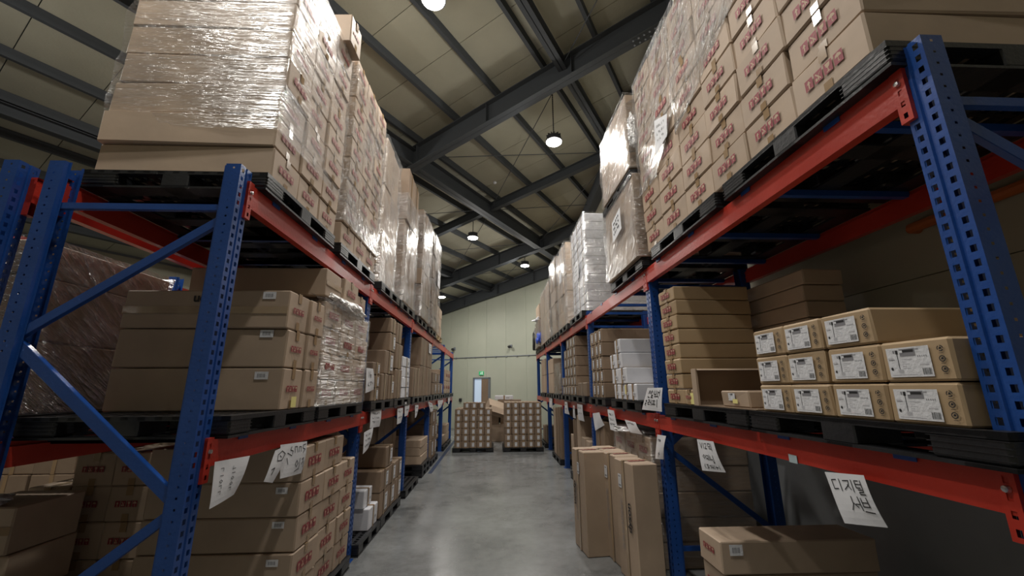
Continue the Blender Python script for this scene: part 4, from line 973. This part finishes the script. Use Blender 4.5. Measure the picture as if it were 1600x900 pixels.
sheet('L',-1.33,(9.3,4.45),(9.7,4.45),(9.3,4.05),(9.7,4.05),'paper label on the sixth load, left top',scrib(2,74), wd=.005, curl=.004)
LP = [((4.99,1.47),(5.42,1.46),(4.97,1.27),(5.44,1.25),'white sheet taped across the beam just past the second left post',3),
 ((4.80,1.24),(5.12,1.27),(4.78,1.02),(5.02,1.05),'white sheet hanging below another just past the second left post',3),
 ((6.35,1.42),(6.70,1.42),(6.33,1.20),(6.68,1.20),'narrow white sheet before the third left post',2),
 ((6.85,1.50),(7.2,1.50),(6.83,1.28),(7.15,1.28),'narrow white sheet on the third left post',2),
 ((7.75,1.42),(8.05,1.41),(7.73,1.20),(7.95,1.20),'slim white sheet in the third left bay',2),
 ((9.2,1.45),(9.8,1.38),(9.6,1.2),(10.1,1.2),'slanting white sheet at the fourth left post',2),
 ((10.8,1.42),(11.9,1.40),(10.9,1.2),(11.6,1.22),'curled white sheet in the fourth left bay',2),
 ((13.2,1.48),(13.7,1.48),(13.2,1.24),(13.7,1.24),'small white sheet in the last left bay',1)]
for i, (a,b,c,d,lb,n) in enumerate(LP): sheet('L',-1.425,a,b,c,d,lb,scrib(n,20+i), wd=.004)
sheet('L',-1.40,(4.62,1.93),(4.85,1.93),(4.62,1.66),(4.98,1.70),'tilted white sheet reading a number on the filmed left lower load',[[(.3,.15),(.3,.4)],[(.55,.12),(.45,.3),(.55,.4),(.62,.3),(.5,.28)],[(.3,.6),(.2,.7),(.35,.75)],[(.45,.6),(.6,.6),(.5,.75)],[(.7,.62),(.8,.72)]], wd=.004)
sheet('L',-1.41,(8.95,2.66),(9.3,2.66),(8.95,2.46),(9.3,2.46),'white sheet on a large brown carton in the third left bay',scrib(3,40), wd=.004, curl=.004)
RP = [((9.1,1.42),(8.75,1.42),(9.1,1.18),(8.6,1.18),'white sheet on the beam in the third right bay',2),
 ((8.15,1.38),(7.95,1.38),(8.15,1.15),(7.95,1.15),'slim white sheet under the beam in the third right bay',1),
 ((7.75,1.42),(7.25,1.42),(7.65,1.15),(7.2,1.15),'white sheet under the beam near the third right post',2),
 ((11.6,1.45),(11.0,1.45),(11.6,1.20),(11.0,1.20),'white sheet on the beam in the fourth right bay',1),
 ((6.55,1.32),(6.1,1.36),(6.4,1.08),(5.9,1.2),'tilted blank white sheet hung behind the third right post',0),
 ((4.95,1.34),(4.55,1.34),(4.75,1.22),(4.4,1.23),'white sheet peeking out under the beam above the filmed floor load',1)]
for i, (a,b,c,d,lb,n) in enumerate(RP): sheet('R',1.535,a,b,c,d,lb,scrib(n,50+i) if n else None, wd=.004)
mb = MB(); mb.cbox(-.001,.001,-.03,.03,-.02,.02,.0005)
tag(link('blue_sticker', mb.mesh('blue_sticker', flat('pale_blue_sticker', (.5,.62,.66), .5)), None, (1.563,2.22,1.335)), 'pale blue square sticker on the near right lower beam', 'sticker')

# ------------------------------------------------------------------ end wall fittings
WR = math.atan2(-(BV.y), -(BV.x))          # heading of the wall, local +X to the right, -Y into the room
def onwall(x, z, out=.035): 
    p = wallpt(x); q = Vector((p[0], p[1], z)) - BU*out; return tuple(q)
dr = struct(empty('door_1', onwall(-.5, 0), WR))
def part(nm, bx, mat, parent, c=.003):
    mb = MB(); mb.cbox(*bx, c); return link(nm, mb.mesh(nm, mat), parent)
for nm, bx in (('door_frame',(-.44,-.38,-.06,.03,0,2.17)),('door_frame',(.36,.44,-.06,.03,0,2.17)),('door_frame',(-.44,.44,-.06,.03,2.12,2.18))): part(nm, bx, GREYM, dr)
part('lit_opening', (-.38,0.0,-.005,.0,0,2.12), SKYB, dr, .001); part('door_leaf', (0.0,.36,-.045,-.01,0.01,2.12), KRAFT_D, dr)
ex = tag(empty('exit_sign', onwall(-.52, 2.36), WR), 'small green lit exit sign above the far door', 'sign')
part('sign_box', (-.11,.11,-.05,0,-.08,.08), GREEN, ex)
mb = MB(); y = -.052
mb.quad((-.03,y,-.02),(.015,y,-.02),(.02,y,.025),(-.015,y,.025)); mb.poly([(.005+.014*math.cos(k),y,.045+.014*math.sin(k)) for k in range(6)])
mb.quad((-.03,y,-.02),(-.015,y,-.02),(-.035,y,-.06),(-.05,y,-.055)); mb.quad((0,y,-.02),(.015,y,-.02),(.045,y,-.045),(.035,y,-.055)); mb.quad((.05,y,-.06),(.085,y,-.06),(.085,y,.06),(.05,y,.06))
link('running_figure', mb.mesh('running_figure', WHITE_S), ex)
for x, z, lb in ((-1.80,3.50,'round security camera on the end wall above the left rack'),(.74,3.46,'round security camera on the end wall beside the right rack')):
    r = tag(empty('security_camera', onwall(x, z), WR), lb, 'camera', 'security cameras on the end wall')
    mb = MB(); mb.cbox(-.06,.06,-.03,0,-.06,.06,.005); mb.tube((0,-.02,0),(0,-.12,-.02),.02); link('mount', mb.mesh('mount', GREYM), r)
    mb = MB(); mb.lathe([(0,.05),(.05,.045),(.075,0),(.06,-.05),(0,-.075)],14,0,(0,-.15,-.03)); link('dome', mb.mesh('dome', DKMET), r)
mb = MB(); a = onwall(-1.95,3.07,.05); b = onwall(2.2,3.03,.05); mb.tube(a, b, .018, 8)
cp = tag(link('conduit_pipe', mb.mesh('conduit_pipe', GREYM)), 'thin grey conduit pipe running across the far green wall', 'pipe')
for k in range(8):
    x = -1.7+k*.45; p = Vector(onwall(x,3.066-.0085*k*.45/.45*.9,.05)); mb = MB(); mb.cbox(-.02,.02,-.028,.05,-.03,.03,.003); link('pipe_clip', mb.mesh('pipe_clip', GREYM), cp, tuple(p), WR)
bx = tag(empty('junction_box', onwall(-1.45,1.22), WR), 'small grey box low on the far wall left of the door', 'box'); part('cover', (-.06,.06,-.06,0,-.07,.07), DKMET, bx)
mb = MB(); mb.tube((XW-.09,2.6,2.79),(XW-.09,-6,2.79),.035,10); mb.tube((XW-.09,2.6,2.79),(XW-.01,2.6,2.79),.035,10)
tag(link('orange_pipe', mb.mesh('orange_pipe', ORANGE)), 'dull orange pipe along the wall behind the nearest right post', 'pipe')
det = tag(empty('smoke_detector', tuple(bp(8.2,5.2,.44))), 'small white detector under a purlin left of the hanging lamp', 'detector'); mb = MB(); mb.lathe([(0,0),(.045,0),(.05,-.02),(.03,-.045),(0,-.05)],14); link('detector_head', mb.mesh('detector_head', WHITE), det)
print('bad labels', len(BAD), BAD[:6])
print('objects', len(SC.objects), 'tris', sum(len(o.data.polygons) for o in SC.objects if o.type == 'MESH'))
